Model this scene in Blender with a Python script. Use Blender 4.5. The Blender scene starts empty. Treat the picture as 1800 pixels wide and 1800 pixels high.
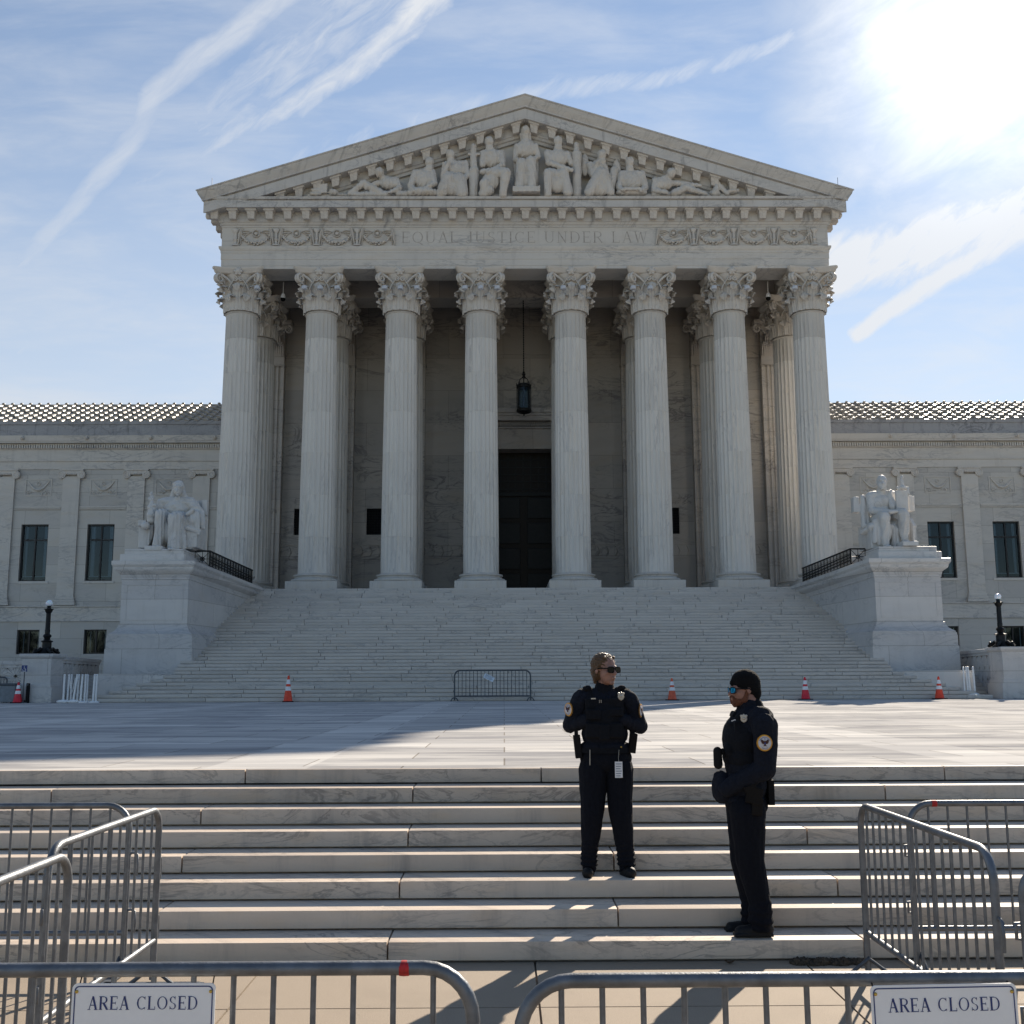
import bpy, bmesh, math, random
from mathutils import Vector, Matrix, Euler, noise
random.seed(7)
S = bpy.context.scene
COL = S.collection
PI = math.pi
XC = 1.14                      # east-west position of the building's axis
ZP = 0.976                     # plaza level above the sidewalk
ZF = 6.016                     # portico floor

# ------------------------------------------------------------ camera
cd = bpy.data.cameras.new('camera'); cam = bpy.data.objects.new('camera', cd); COL.objects.link(cam)
S.camera = cam
pitch, yaw, roll = math.atan(297/1900), math.radians(.45), math.radians(.25)
F_ = Vector((math.sin(yaw)*math.cos(pitch), math.cos(yaw)*math.cos(pitch), math.sin(pitch)))
R0 = Vector((math.cos(yaw), -math.sin(yaw), 0)); U0 = R0.cross(F_)
R_ = R0*math.cos(roll) - U0*math.sin(roll); U_ = R0*math.sin(roll) + U0*math.cos(roll)
M = Matrix((R_, U_, -F_)).transposed().to_4x4(); M.translation = Vector((0, 0, 1.68))
cam.matrix_world = M
cd.sensor_width = 36; cd.sensor_height = 36; cd.sensor_fit = 'AUTO'; cd.lens = 38.0
cd.clip_start = .05; cd.clip_end = 5000
S.render.resolution_x = S.render.resolution_y = 1024

# ------------------------------------------------------------ world and sun
SUN_AZ, SUN_EL = math.radians(25.86), math.radians(29.6)
S.view_settings.view_transform = 'Standard'; S.view_settings.look = 'None'
S.view_settings.exposure = 1.0; S.view_settings.gamma = 1
W = bpy.data.worlds.new('World'); S.world = W; W.use_nodes = True
nt = W.node_tree; nt.nodes.clear()

class NX:
    """tiny helper that writes shader maths"""
    def __init__(s, nt): s.nt = nt
    def n(s, typ, **k):
        o = s.nt.nodes.new(typ)
        for a, b in k.items(): setattr(o, a, b)
        return o
    def put(s, sock, v):
        if isinstance(v, (int, float)): sock.default_value = v
        elif isinstance(v, (tuple, list)):
            sock.default_value = tuple(v) if len(v) == len(sock.default_value) else tuple(v) + (1,)
        else: s.nt.links.new(v, sock)
    def m(s, op, a, b=0.0, c=0.0, clamp=False):
        o = s.n('ShaderNodeMath', operation=op, use_clamp=clamp)
        s.put(o.inputs[0], a); s.put(o.inputs[1], b); s.put(o.inputs[2], c); return o.outputs[0]
    def add(s, a, b): return s.m('ADD', a, b)
    def sub(s, a, b): return s.m('SUBTRACT', a, b)
    def mul(s, a, b): return s.m('MULTIPLY', a, b)
    def div(s, a, b): return s.m('DIVIDE', a, b)
    def step(s, x, a, b, lo=0.0, hi=1.0):
        o = s.n('ShaderNodeMapRange', interpolation_type='SMOOTHSTEP')
        s.put(o.inputs[0], x); s.put(o.inputs[1], a); s.put(o.inputs[2], b); s.put(o.inputs[3], lo); s.put(o.inputs[4], hi)
        return o.outputs[0]
    def xyz(s, x, y, z):
        o = s.n('ShaderNodeCombineXYZ')
        for i, v in enumerate((x, y, z)): s.put(o.inputs[i], v)
        return o.outputs[0]
    def sep(s, v):
        o = s.n('ShaderNodeSeparateXYZ'); s.put(o.inputs[0], v); return o.outputs
    def noise(s, vec, scale=1.0, detail=4.0, rough=.55, dist=0.0):
        o = s.n('ShaderNodeTexNoise'); s.put(o.inputs['Vector'], vec); s.put(o.inputs['Scale'], scale)
        s.put(o.inputs['Detail'], detail); s.put(o.inputs['Roughness'], rough); s.put(o.inputs['Distortion'], dist)
        return o.outputs['Fac']
    def mix(s, f, a, b, blend='MIX'):
        o = s.n('ShaderNodeMix', data_type='RGBA', blend_type=blend)
        s.put(o.inputs[0], f); s.put(o.inputs[6], a); s.put(o.inputs[7], b); return o.outputs[2]

x_ = NX(nt)
tc = x_.n('ShaderNodeTexCoord')
sky = x_.n('ShaderNodeTexSky', sky_type='NISHITA'); sky.sun_disc = False
sky.sun_elevation = SUN_EL; sky.sun_rotation = SUN_AZ; sky.air_density = 1.0; sky.dust_density = 0.0; sky.ozone_density = 1.5
d = x_.sep(tc.outputs['Generated'])
dy = x_.m('MAXIMUM', d[1], .02)
u, v = x_.div(d[0], dy), x_.div(d[2], dy)      # gnomonic plane looking east over the building
uv = x_.xyz(u, v, 0)
wn = x_.sub(x_.noise(x_.xyz(u, v, 3.1), 5, 5, .6), .5)
wn2 = x_.sub(x_.noise(x_.xyz(u, v, 8.7), 22, 6, .65), .5)
def streak(pts, w0, w1, s0, s1, warp=.02, fine=.01, noisy=.5, asym=0):
    """a cirrus streak / contrail along the segment chain pts"""
    out = None
    for i, ((ax, ay), (bx, by)) in enumerate(zip(pts, pts[1:])):
        L = math.hypot(bx-ax, by-ay); tx, ty = (bx-ax)/L, (by-ay)/L
        uu = x_.sub(u, ax); vv = x_.sub(v, ay)
        t = x_.div(x_.add(x_.mul(uu, tx), x_.mul(vv, ty)), L)
        q = x_.add(x_.sub(x_.mul(vv, tx), x_.mul(uu, ty)), x_.add(x_.mul(wn, warp), x_.mul(wn2, fine)))
        n = len(pts)-1; wa = w0+(w1-w0)*i/n; wb = w0+(w1-w0)*(i+1)/n
        w = x_.add(wa, x_.mul(t, wb-wa))
        prof = x_.step(x_.div(x_.m('ABSOLUTE', q), x_.m('MAXIMUM', w, .002)), 0.1, 1.0, 1.0, 0.0)
        e0 = .12 if i == 0 else .22; e1 = .1 if i == n-1 else .22
        ends = x_.mul(x_.step(t, -e0, e0*.6 if i == 0 else 0.0), x_.step(t, 1-e1*.6 if i == n-1 else 1.0, 1+e1, 1.0, 0.0))
        sa = s0+(s1-s0)*i/n; sb = s0+(s1-s0)*(i+1)/n
        g = x_.mul(x_.mul(prof, ends), x_.add(sa, x_.mul(t, sb-sa)))
        out = g if out is None else x_.m('MAXIMUM', out, g)
    tex = x_.noise(x_.xyz(x_.add(u, x_.mul(v, .6)), x_.mul(x_.sub(v, x_.mul(u, .9)), 3.0), 1.0), 17, 8, .62, .6)
    return x_.mul(out, x_.add(1-noisy, x_.mul(x_.step(tex, .2, .8), noisy*1.6)))
masks = [
    streak([(-.53, .335), (-.485, .38), (-.435, .437), (-.385, .503), (-.358, .542), (-.349, .575), (-.313, .612), (-.231, .68), (-.12, .76)], .020, .032, .50, .72, .03, .010, .25),
    streak([(-.205, .555), (-.135, .622), (-.03, .72), (.1, .85)], .012, .026, .5, 1.5, .010, .024, .28),
    streak([(-.37, .475), (-.26, .535), (-.15, .605), (-.06, .69)], .012, .032, .35, .95, .03, .022, .5),
    streak([(-.30, .53), (-.19, .64), (-.09, .74)], .06, .10, .42, .58, .05, .03, .6),
    streak([(-.36, .47), (-.22, .50), (-.12, .53)], .04, .04, .3, .42, .04, .03, .6),
    streak([(-.465, .31), (-.43, .34), (-.385, .375)], .008, .008, .6, .3, .01, .01, .4),
    streak([(-.335, .43), (-.30, .455)], .016, .012, .4, .3, .01, .01, .6),
    streak([(.26, .385), (.36, .405), (.46, .435), (.62, .49)], .064, .052, 1.25, 1.25, .030, .020, .42),
    streak([(.335, .325), (.40, .37), (.50, .43), (.62, .47)], .014, .036, 1.2, 1.0, .012, .012, .25),
    streak([(.36, .325), (.42, .355), (.47, .385)], .014, .006, .4, .4, .02, .015, .5),
    streak([(-.10, .55), (.06, .585), (.18, .60), (.30, .64)], .024, .018, .45, .55, .03, .015, .5),
    streak([(.36, .27), (.55, .32)], .03, .03, .18, .3, .03, .02, .7),
    streak([(.30, .66), (.40, .62), (.48, .56), (.56, .50)], .07, .04, .1, .45, .05, .035, .6),
    streak([(.28, .68), (.45, .64), (.60, .60)], .08, .10, .15, .5, .06, .04, .5),
]
mk = masks[0]
for q in masks[1:]: mk = x_.m('MAXIMUM', mk, q)
# thin, low-contrast veil of haze over everything, denser towards the horizon
veil = x_.noise(x_.xyz(x_.mul(u, 1.4), x_.mul(v, 5.5), 5.0), 3.2, 6, .6, .3)
veil = x_.mul(x_.step(veil, .35, .8), .34)
low = x_.step(v, .15, .66, .60, .16)
mk = x_.m('MAXIMUM', mk, x_.add(veil, low), clamp=True)
# clouds are lit from behind: they brighten towards the sun
sd = Vector((math.sin(SUN_AZ)*math.cos(SUN_EL), math.cos(SUN_AZ)*math.cos(SUN_EL), math.sin(SUN_EL)))
dn = x_.n('ShaderNodeVectorMath', operation='DOT_PRODUCT'); x_.put(dn.inputs[0], tc.outputs['Generated']); dn.inputs[1].default_value = sd
sv = x_.mul(x_.step(dn.outputs['Value'], .976, .9993), x_.add(.55, x_.mul(x_.step(x_.noise(x_.xyz(x_.add(u, x_.mul(v, .5)), x_.mul(x_.sub(v, x_.mul(u, .4)), 2.2), 2.0), 6, 7, .6, .5), .3, .7), .45)))
mk = x_.m('MAXIMUM', mk, sv)
fwd = x_.m('POWER', x_.m('MAXIMUM', dn.outputs['Value'], 0.0), 240.0)
fwd2 = x_.m('POWER', x_.m('MAXIMUM', dn.outputs['Value'], 0.0), 6.0)
cl = x_.add(5.7, x_.add(x_.mul(fwd2, .8), x_.mul(fwd, 6.0)))
ccol = x_.n('ShaderNodeVectorMath', operation='SCALE'); ccol.inputs[0].default_value = (.93, .97, 1.03); x_.put(ccol.inputs['Scale'], cl)
above = x_.step(d[2], 0.0, .05)
front = x_.step(d[1], .05, .3)
skyc = x_.mix(x_.mul(x_.mul(mk, above), front), sky.outputs[0], ccol.outputs[0])
bg = x_.n('ShaderNodeBackground'); x_.put(bg.inputs[0], skyc); bg.inputs[1].default_value = .068
wo = x_.n('ShaderNodeOutputWorld'); nt.links.new(bg.outputs[0], wo.inputs[0])

sl = bpy.data.lights.new('sun', 'SUN'); sl.energy = 4.5; sl.angle = math.radians(.55); sl.color = (1, .885, .735)
so = bpy.data.objects.new('sun', sl); COL.objects.link(so)
so.rotation_euler = (-sd).to_track_quat('-Z', 'Y').to_euler(); so.location = (40, 80, 60)

# ------------------------------------------------------------ materials
def mat(name):
    m = bpy.data.materials.new(name); m.use_nodes = True
    return m, NX(m.node_tree), m.node_tree.nodes['Principled BSDF']
def plain(name, col, rough=.6, metal=0.0, bump=0.0, bscale=60, var=.12, nscale=8, spec=.5):
    m, x, b = mat(name); t = x.n('ShaderNodeTexCoord').outputs['Object']
    n = x.noise(t, nscale, 5, .6)
    c = x.mix(x.step(n, .3, .7), tuple(k*(1-var) for k in col), tuple(min(1, k*(1+var)) for k in col))
    x.put(b.inputs['Base Color'], c); b.inputs['Roughness'].default_value = rough; b.inputs['Metallic'].default_value = metal
    b.inputs['Specular IOR Level'].default_value = spec
    if bump:
        bp = x.n('ShaderNodeBump'); bp.inputs['Strength'].default_value = bump; bp.inputs['Distance'].default_value = .01
        x.put(bp.inputs['Height'], x.noise(t, bscale, 4, .6)); x.put(b.inputs['Normal'], bp.outputs[0])
    return m
def marble(name, base=(.62, .60, .57), dark=(.36, .36, .37), vein=.55, sc=(1, 1, 1), scale=.9, tone=.12, rough=.5, warm=.25,
           joints=None, streaks=0.0, bump=.15, bscale=14, spec=.35):
    m, x, b = mat(name); t = x.n('ShaderNodeTexCoord').outputs['Object']
    mp = x.n('ShaderNodeMapping'); x.put(mp.inputs['Vector'], t); mp.inputs['Scale'].default_value = sc
    p = mp.outputs[0]
    at = x.n('ShaderNodeAttribute'); at.attribute_name = 'tone'; tn = at.outputs['Fac']
    o = x.sep(p); p = x.xyz(x.add(o[0], x.mul(tn, 17.0)), o[1], x.add(o[2], x.mul(tn, 9.0)))
    n1 = x.noise(p, scale, 8, .58, 1.4)
    v1 = x.step(x.m('ABSOLUTE', x.sub(n1, .5)), 0.0, .035, 1.0, 0.0)
    n2 = x.noise(p, scale*3.1, 7, .6, .9)
    v2 = x.step(x.m('ABSOLUTE', x.sub(n2, .53)), 0.0, .03, .5, 0.0)
    cloudy = x.step(x.noise(p, scale*.7, 6, .62, .5), .38, .72)
    msk = x.step(x.noise(p, scale*.45, 3, .5), .40, .62)
    vv = x.mul(x.m('MAXIMUM', v1, v2), x.mul(msk, vein))
    c = x.mix(x.mul(cloudy, .42), base, tuple(a*.62+d_*.38 for a, d_ in zip(base, dark)))
    wn_ = x.step(x.noise(p, scale*1.7, 4, .5), .5, .75)
    c = x.mix(x.mul(wn_, warm), c, (base[0]*.96, base[1]*.86, base[2]*.72))
    c = x.mix(vv, c, dark)
    gr = x.noise(t, 34, 5, .7)
    c = x.mix(x.mul(x.step(gr, .55, .8), .22), c, tuple(k*.55 for k in base))
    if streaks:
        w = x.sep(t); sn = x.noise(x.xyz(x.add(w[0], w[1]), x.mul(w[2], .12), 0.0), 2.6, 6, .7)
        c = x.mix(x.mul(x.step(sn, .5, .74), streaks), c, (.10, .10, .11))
    if joints:
        w = x.sep(t); br = x.n('ShaderNodeTexBrick', offset=.5)
        if joints[0] == 'v': x.put(br.inputs['Vector'], x.xyz(x.add(w[0], w[1]), w[2], 0.0))
        else: x.put(br.inputs['Vector'], x.xyz(w[0], w[1], 0.0))
        br.inputs['Scale'].default_value = 1.0; br.inputs['Brick Width'].default_value = joints[1]; br.inputs['Row Height'].default_value = joints[2]
        br.inputs['Mortar Size'].default_value = joints[3]; br.inputs['Mortar Smooth'].default_value = .1
        br.inputs['Color1'].default_value = (.86, .86, .87, 1); br.inputs['Color2'].default_value = (1.06, 1.05, 1.03, 1); br.inputs['Mortar'].default_value = (.45, .42, .38, 1)
        c = x.mix(1.0, c, br.outputs['Color'], 'MULTIPLY')
    g = x.add(1-tone*.5, x.mul(tn, tone))
    sc_ = x.n('ShaderNodeVectorMath', operation='SCALE'); x.put(sc_.inputs[0], c); x.put(sc_.inputs['Scale'], g)
    x.put(b.inputs['Base Color'], sc_.outputs[0]); b.inputs['Roughness'].default_value = rough; b.inputs['Specular IOR Level'].default_value = spec
    bp = x.n('ShaderNodeBump'); bp.inputs['Strength'].default_value = bump; bp.inputs['Distance'].default_value = .02
    x.put(bp.inputs['Height'], x.noise(t, bscale, 6, .65)); x.put(b.inputs['Normal'], bp.outputs[0])
    return m
MAT = {
 'facade': marble('facade_marble', (.60, .57, .525), (.25, .25, .26), .6, (.35, .35, 1.3), 1.2, .10, .55, .3, streaks=.16),
 'ashlar': marble('ashlar_marble', (.54, .52, .485), (.25, .25, .26), .5, (.4, .4, 1.2), .8, .1, .55, .35, joints=('v', 2.6, 1.12, .008)),
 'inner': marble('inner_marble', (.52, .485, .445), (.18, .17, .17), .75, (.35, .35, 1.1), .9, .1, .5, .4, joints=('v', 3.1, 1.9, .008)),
 'cornice': marble('cornice_marble', (.56, .54, .51), (.22, .22, .23), .6, (.5, .5, 1.0), 1.6, .1, .6, .3, streaks=.62),
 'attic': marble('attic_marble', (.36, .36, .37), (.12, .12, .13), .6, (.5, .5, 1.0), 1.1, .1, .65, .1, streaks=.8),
 'column': marble('column_marble', (.60, .57, .525), (.30, .29, .29), .55, (2.2, 2.2, .22), 1.2, .24, .55, .35, streaks=.10),
 'carved': marble('carved_marble', (.60, .565, .52), (.33, .30, .27), .35, (1, 1, 1), 1.2, .1, .55, .5, bump=.4),
 'step': marble('step_marble', (.53, .495, .455), (.22, .22, .23), .5, (.35, 1.0, 1.0), 2.2, .13, .5, .3),
 'lowstep': marble('low_step_marble', (.64, .535, .435), (.20, .175, .155), .6, (.45, 1.5, 1.5), 3.4, .22, .6, .4, streaks=.42, bump=.1, bscale=40, spec=.1),
 'ped': marble('pedestal_marble', (.64, .62, .60), (.25, .26, .28), .55, (.45, .45, 1.0), 1.3, .1, .5, .2, streaks=.12, joints=('v', 2.9, .985, .007)),
 'statue': marble('statue_marble', (.64, .62, .59), (.36, .35, .34), .45, (1, 1, 1), 1.8, .1, .55, .35, bump=.3, bscale=16, streaks=.25),
 'bronze': plain('dark_bronze', (.018, .018, .018), .45, .8, .2, 30),
 'frame': plain('window_frame', (.012, .013, .016), .4, .4),
 'door': plain('door_bronze', (.012, .009, .007), .45, .7, .2, 20),
 'galv': plain('galvanised_steel', (.155, .165, .18), .48, .6, .2, 90, .22, 14),
 'galvdark': plain('weathered_steel', (.085, .095, .11), .55, .5, .2, 90, .2, 14),
 'white': plain('white_plastic', (.78, .78, .78), .4, 0, 0, 60, .05),
 'orange': plain('cone_orange', (.72, .05, .012), .45, 0, 0, 60, .1),
 'orange2': plain('cone_faded_orange', (.60, .10, .04), .5, 0, 0, 60, .1),
 'red': plain('cone_red', (.62, .012, .03), .45, 0, 0, 60, .1),
 'reflect': plain('reflective_collar', (.74, .74, .76), .3, 0, 0, 60, .05),
 'rubber': plain('black_rubber', (.007, .007, .008), .8, 0, 0, 60, .1, 8, .2),
 'redpaint': plain('red_tape', (.42, .012, .012), .6, 0, 0, 60, .4, 60),
 'signface': plain('sign_white', (.82, .83, .84), .35, 0, 0, 60, .03),
 'signblue': plain('sign_blue', (.012, .035, .16), .4, 0, 0, 60, .05),
 'brass': plain('brass', (.6, .38, .08), .35, .8),
 'cut_shade': plain('engraved_shadow', (.36, .33, .30), .8, 0, 0, 60, .2),  # shade of cut letters, put into the colour of flat strokes
 'binmat': plain('bin_grey', (.17, .19, .21), .6),
 'cloth': plain('navy_cloth', (.0075, .0095, .017), .92, 0, .5, 220, .25, 60, .25),
 'vestm': plain('vest_cloth', (.0055, .0065, .010), .9, 0, .6, 260, .25, 60, .25),
 'trouser': plain('trouser_cloth', (.0055, .0065, .011), .94, 0, .5, 260, .2, 60, .2),
 'boot': plain('black_leather', (.006, .006, .007), .55, 0, .3, 120, .1, 8, .25),
 'knit': plain('black_knit', (.006, .006, .007), .95, 0, .8, 320, .2, 60, .2),
 'skin': plain('skin', (.27, .145, .11), .55, 0, .1, 200, .12, 40),
 'skin2': plain('ruddy_skin', (.27, .14, .105), .6, 0, .1, 200, .12, 40),
 'hair': plain('blonde_hair', (.105, .058, .026), .5, 0, .8, 300, .35, 120),
 'beard': plain('red_beard', (.16, .058, .028), .8, 0, .9, 300, .4, 150),
 'lens': plain('dark_lens', (.003, .003, .003), .25, 0, 0, 60, .05, 8, .1),
 'mirror': plain('blue_mirror_lens', (.01, .30, .55), .12, .35, 0, 60, .5, 60),
 'silver': plain('silver_badge', (.46, .42, .36), .35, .6, .3, 300),
 'holster': plain('brown_holster', (.011, .009, .008), .8, 0, .3, 120, .1, 8, .15),
 'litter': plain('dry_litter', (.075, .052, .032), .95, 0, .9, 120, .6, 60),
 'leaf': plain('dry_leaf', (.14, .075, .03), .8),
 'patchgold': plain('patch_gold', (.62, .30, .03), .7), 'patchwhite': plain('patch_white', (.55, .54, .56), .8),
 'patchbrown': plain('patch_brown', (.06, .02, .012), .8), 'patchblue': plain('patch_blue', (.03, .05, .2), .8),
 'foliage': plain('distant_foliage', (.02, .023, .014), .9, 0, 0, 60, .4, .6), 'bark': plain('bark', (.06, .05, .04), .9),
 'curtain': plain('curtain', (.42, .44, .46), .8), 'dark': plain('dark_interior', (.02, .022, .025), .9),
 'concrete_joint': plain('joint_dark', (.05, .045, .04), .95),
 'tape': plain('white_fixture', (.52, .54, .58), .5),
 'paper': plain('paper', (.62, .70, .80), .7), 'ink': plain('ink_grey', (.2, .24, .30), .8),
}
def _pav():
    m, x, b = mat('sidewalk_aggregate'); t = x.n('ShaderNodeTexCoord').outputs['Object']
    n = x.noise(t, 190, 3, .7); n2 = x.noise(t, 2.2, 6, .6)
    c = x.mix(x.step(n, .35, .7), (.235, .185, .135), (.37, .30, .225))
    c = x.mix(x.mul(x.step(n2, .45, .7), .35), c, (.22, .175, .13))
    x.put(b.inputs['Base Color'], c); b.inputs['Roughness'].default_value = .85
    bp = x.n('ShaderNodeBump'); bp.inputs['Strength'].default_value = .6; bp.inputs['Distance'].default_value = .004
    x.put(bp.inputs['Height'], n); x.put(b.inputs['Normal'], bp.outputs[0]); return m
MAT['pave'] = _pav()
def _plaza():
    m, x, b = mat('plaza_marble'); t = x.n('ShaderNodeTexCoord').outputs['Object']; w = x.sep(t)
    X = w[0]; Y = w[1]
    def tri(a, per, off):   # distance to the nearest band centre
        f = x.m('FRACT', x.div(x.add(a, off), per)); return x.mul(x.m('ABSOLUTE', x.sub(f, .5)), per)
    rx = x.m('ABSOLUTE', x.sub(X, XC))
    bx = x.step(tri(rx, 6.4, 0.0), .42, .44, 1, 0); by = x.step(tri(Y, 5.6, 1.4), .42, .44, 1, 0)
    band = x.m('MAXIMUM', bx, by)
    n1 = x.noise(x.xyz(x.mul(X, .22), x.mul(Y, 1.2), 0.0), 1.9, 9, .68, .8)
    n2 = x.noise(x.xyz(x.mul(X, .35), x.mul(Y, 1.4), 3.0), 5, 7, .6, .6)
    br = x.n('ShaderNodeTexBrick', offset=.5); x.put(br.inputs['Vector'], t)
    for k, vv in (('Scale', 1.0), ('Brick Width', 1.7), ('Row Height', .85), ('Mortar Size', .008), ('Mortar Smooth', .1)): br.inputs[k].default_value = vv
    br.inputs['Color1'].default_value = (.78, .78, .79, 1); br.inputs['Color2'].default_value = (1.05, 1.045, 1.03, 1); br.inputs['Mortar'].default_value = (.52, .49, .45, 1)
    fld = x.mix(x.step(n1, .40, .62), (.59, .57, .54), (.36, .355, .355))
    fld = x.mix(x.mul(x.step(n2, .5, .75), .5), fld, (.44, .42, .39))
    wht = x.mix(x.step(n1, .4, .7), (.66, .64, .61), (.57, .56, .54))
    c = x.mix(x.mul(band, .6), fld, wht)
    c = x.mix(1.0, c, br.outputs['Color'], 'MULTIPLY')
    x.put(b.inputs['Base Color'], c); b.inputs['Roughness'].default_value = .9; b.inputs['Specular IOR Level'].default_value = 0.0
    bp = x.n('ShaderNodeBump'); bp.inputs['Strength'].default_value = .1; bp.inputs['Distance'].default_value = .01
    x.put(bp.inputs['Height'], x.noise(t, 12, 5, .6)); x.put(b.inputs['Normal'], bp.outputs[0]); return m
MAT['plaza'] = _plaza()
def _roof():
    m, x, b = mat('roof_tile'); t = x.n('ShaderNodeTexCoord').outputs['Object']
    c = x.mix(x.noise(t, 1.5, 6, .65), (.17, .15, .125), (.44, .38, .30))
    x.put(b.inputs['Base Color'], c); b.inputs['Roughness'].default_value = .42; b.inputs['Specular IOR Level'].default_value = .4; return m
MAT['roof'] = _roof()
def _glass():
    m, x, b = mat('window_glass'); nt_ = m.node_tree
    tr = x.n('ShaderNodeBsdfTransparent'); tr.inputs[0].default_value = (.42, .52, .58, 1)
    gl = x.n('ShaderNodeBsdfGlossy'); gl.inputs['Roughness'].default_value = .03; gl.inputs[0].default_value = (.75, .85, .92, 1)
    fr = x.n('ShaderNodeFresnel'); fr.inputs[0].default_value = 1.45
    mx = x.n('ShaderNodeMixShader'); x.put(mx.inputs[0], fr.outputs[0]); nt_.links.new(tr.outputs[0], mx.inputs[1]); nt_.links.new(gl.outputs[0], mx.inputs[2])
    nt_.links.new(mx.outputs[0], nt_.nodes['Material Output'].inputs[0]); return m
MAT['glass'] = _glass()
def _globe():
    m, x, b = mat('opal_globe'); b.inputs['Base Color'].default_value = (.8, .84, .9, 1); b.inputs['Roughness'].default_value = .25
    b.inputs['Subsurface Weight'].default_value = .3; return m
MAT['globe'] = _globe()

# ------------------------------------------------------------ scene helpers
def tag(o, label=None, cat=None, group=None, kind=None):
    if label: o['label'] = label
    if cat: o['category'] = cat
    if group: o['group'] = group
    if kind: o['kind'] = kind
    return o
def thing(name, label, cat, loc=(0, 0, 0), rz=0.0, group=None):
    o = bpy.data.objects.new(name, None); COL.objects.link(o); o.empty_display_size = .1
    o.location = loc; o.rotation_euler = (0, 0, rz); return tag(o, label, cat, group)
def wloc(o):
    v = Vector((0, 0, 0))
    while o is not None: v += Vector(o.location); o = o.parent
    return v
def link(name, me, m, parent=None, world=False, loc=None, smooth=None):
    """links a mesh; world=True means its vertices are in world coordinates"""
    if m is not None:
        me.materials.clear(); me.materials.append(MAT[m] if isinstance(m, str) else m)
    if world and parent is not None: me.transform(Matrix.Translation(-wloc(parent)))
    if smooth is not None:
        for p in me.polygons: p.use_smooth = True
        if smooth < 180:
            try: me.set_sharp_from_angle(angle=math.radians(smooth))
            except Exception: pass
    o = bpy.data.objects.new(name, me); COL.objects.link(o); o.parent = parent
    if loc is not None: o.location = loc
    return o
def fin(name, bm, m, parent=None, world=False, loc=None, smooth=None):
    me = bpy.data.meshes.new(name); bm.normal_update(); bm.to_mesh(me); bm.free()
    return link(name, me, m, parent, world, loc, smooth)
def dup(root, loc, rz=None, label=None, name=None):
    def cp(o, par):
        c = o.copy(); COL.objects.link(c); c.parent = par
        for ch in [k for k in bpy.data.objects if k.parent == o]: cp(ch, c)
        return c
    kids = [k for k in bpy.data.objects if k.parent == root]
    r = root.copy(); COL.objects.link(r); r.location = loc
    if rz is not None: r.rotation_euler = (0, 0, rz)
    if label: r['label'] = label
    for ch in kids: cp(ch, r)
    return r
def tonel(bm):
    return bm.faces.layers.float.get('tone') or bm.faces.layers.float.new('tone')
def box(bm, x0, x1, y0, y1, z0, z1, bev=0.0, tone=None, rz=0.0, c=None):
    L = tonel(bm) if tone is not None else None
    vs = [bm.verts.new((x, y, z)) for z in (z0, z1) for y in (y0, y1) for x in (x0, x1)]
    if rz:
        cx, cy = c if c else ((x0+x1)/2, (y0+y1)/2)
        for w in vs:
            dx_, dy_ = w.co.x-cx, w.co.y-cy
            w.co.x = cx+dx_*math.cos(rz)-dy_*math.sin(rz); w.co.y = cy+dx_*math.sin(rz)+dy_*math.cos(rz)
    fs = [bm.faces.new([vs[i] for i in q]) for q in ((0, 2, 3, 1), (4, 5, 7, 6), (0, 1, 5, 4), (2, 6, 7, 3), (0, 4, 6, 2), (1, 3, 7, 5))]
    if bev:
        r = bmesh.ops.bevel(bm, geom=list({e for f in fs for e in f.edges}), offset=bev, segments=2, profile=.6, affect='EDGES')
        fs = list({f for f in r['faces']} | {f for f in fs if f.is_valid})
        vs = list({w for f in fs for w in f.verts}); fs = list({f for w in vs for f in w.link_faces})
    if L:
        for f in fs: f[L] = tone
    return vs
def tube(bm, pts, r, n=10, cap=True, r1=None):
    pts = [Vector(p) for p in pts]; rings = []; up = None
    for i, p in enumerate(pts):
        t = (pts[min(i+1, len(pts)-1)]-pts[max(i-1, 0)]).normalized()
        if up is None:
            a = Vector((0, 0, 1)) if abs(t.z) < .9 else Vector((1, 0, 0)); up = t.cross(a).normalized()
        up = (up-t*up.dot(t)).normalized(); w = t.cross(up)
        rr = r if r1 is None else r+(r1-r)*i/(len(pts)-1)
        if isinstance(r, (list, tuple)): rr = r[i]
        rings.append([bm.verts.new(p+(up*math.cos(2*PI*k/n)+w*math.sin(2*PI*k/n))*rr) for k in range(n)])
    for a, b in zip(rings, rings[1:]):
        for k in range(n): bm.faces.new((a[k], a[(k+1) % n], b[(k+1) % n], b[k]))
    if cap: bm.faces.new(rings[0][::-1]); bm.faces.new(rings[-1])
def lathe(bm, prof, n=24, c=(0, 0, 0), caps=True):
    rings = [[bm.verts.new((c[0]+r*math.cos(2*PI*k/n), c[1]+r*math.sin(2*PI*k/n), c[2]+z)) for k in range(n)] for r, z in prof]
    for a, b in zip(rings, rings[1:]):
        for k in range(n): bm.faces.new((a[k], a[(k+1) % n], b[(k+1) % n], b[k]))
    if caps: bm.faces.new(rings[0][::-1]); bm.faces.new(rings[-1])
def prism(bm, poly, z0, z1, tone=None):
    a = [bm.verts.new((x, y, z0)) for x, y in poly]; b = [bm.verts.new((x, y, z1)) for x, y in poly]; n = len(poly)
    fs = [bm.faces.new((a[i], a[(i+1) % n], b[(i+1) % n], b[i])) for i in range(n)] + [bm.faces.new(a[::-1]), bm.faces.new(b)]
    bmesh.ops.recalc_face_normals(bm, faces=fs)
    if tone is not None:
        L = tonel(bm)
        for f in fs: f[L] = tone
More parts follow.
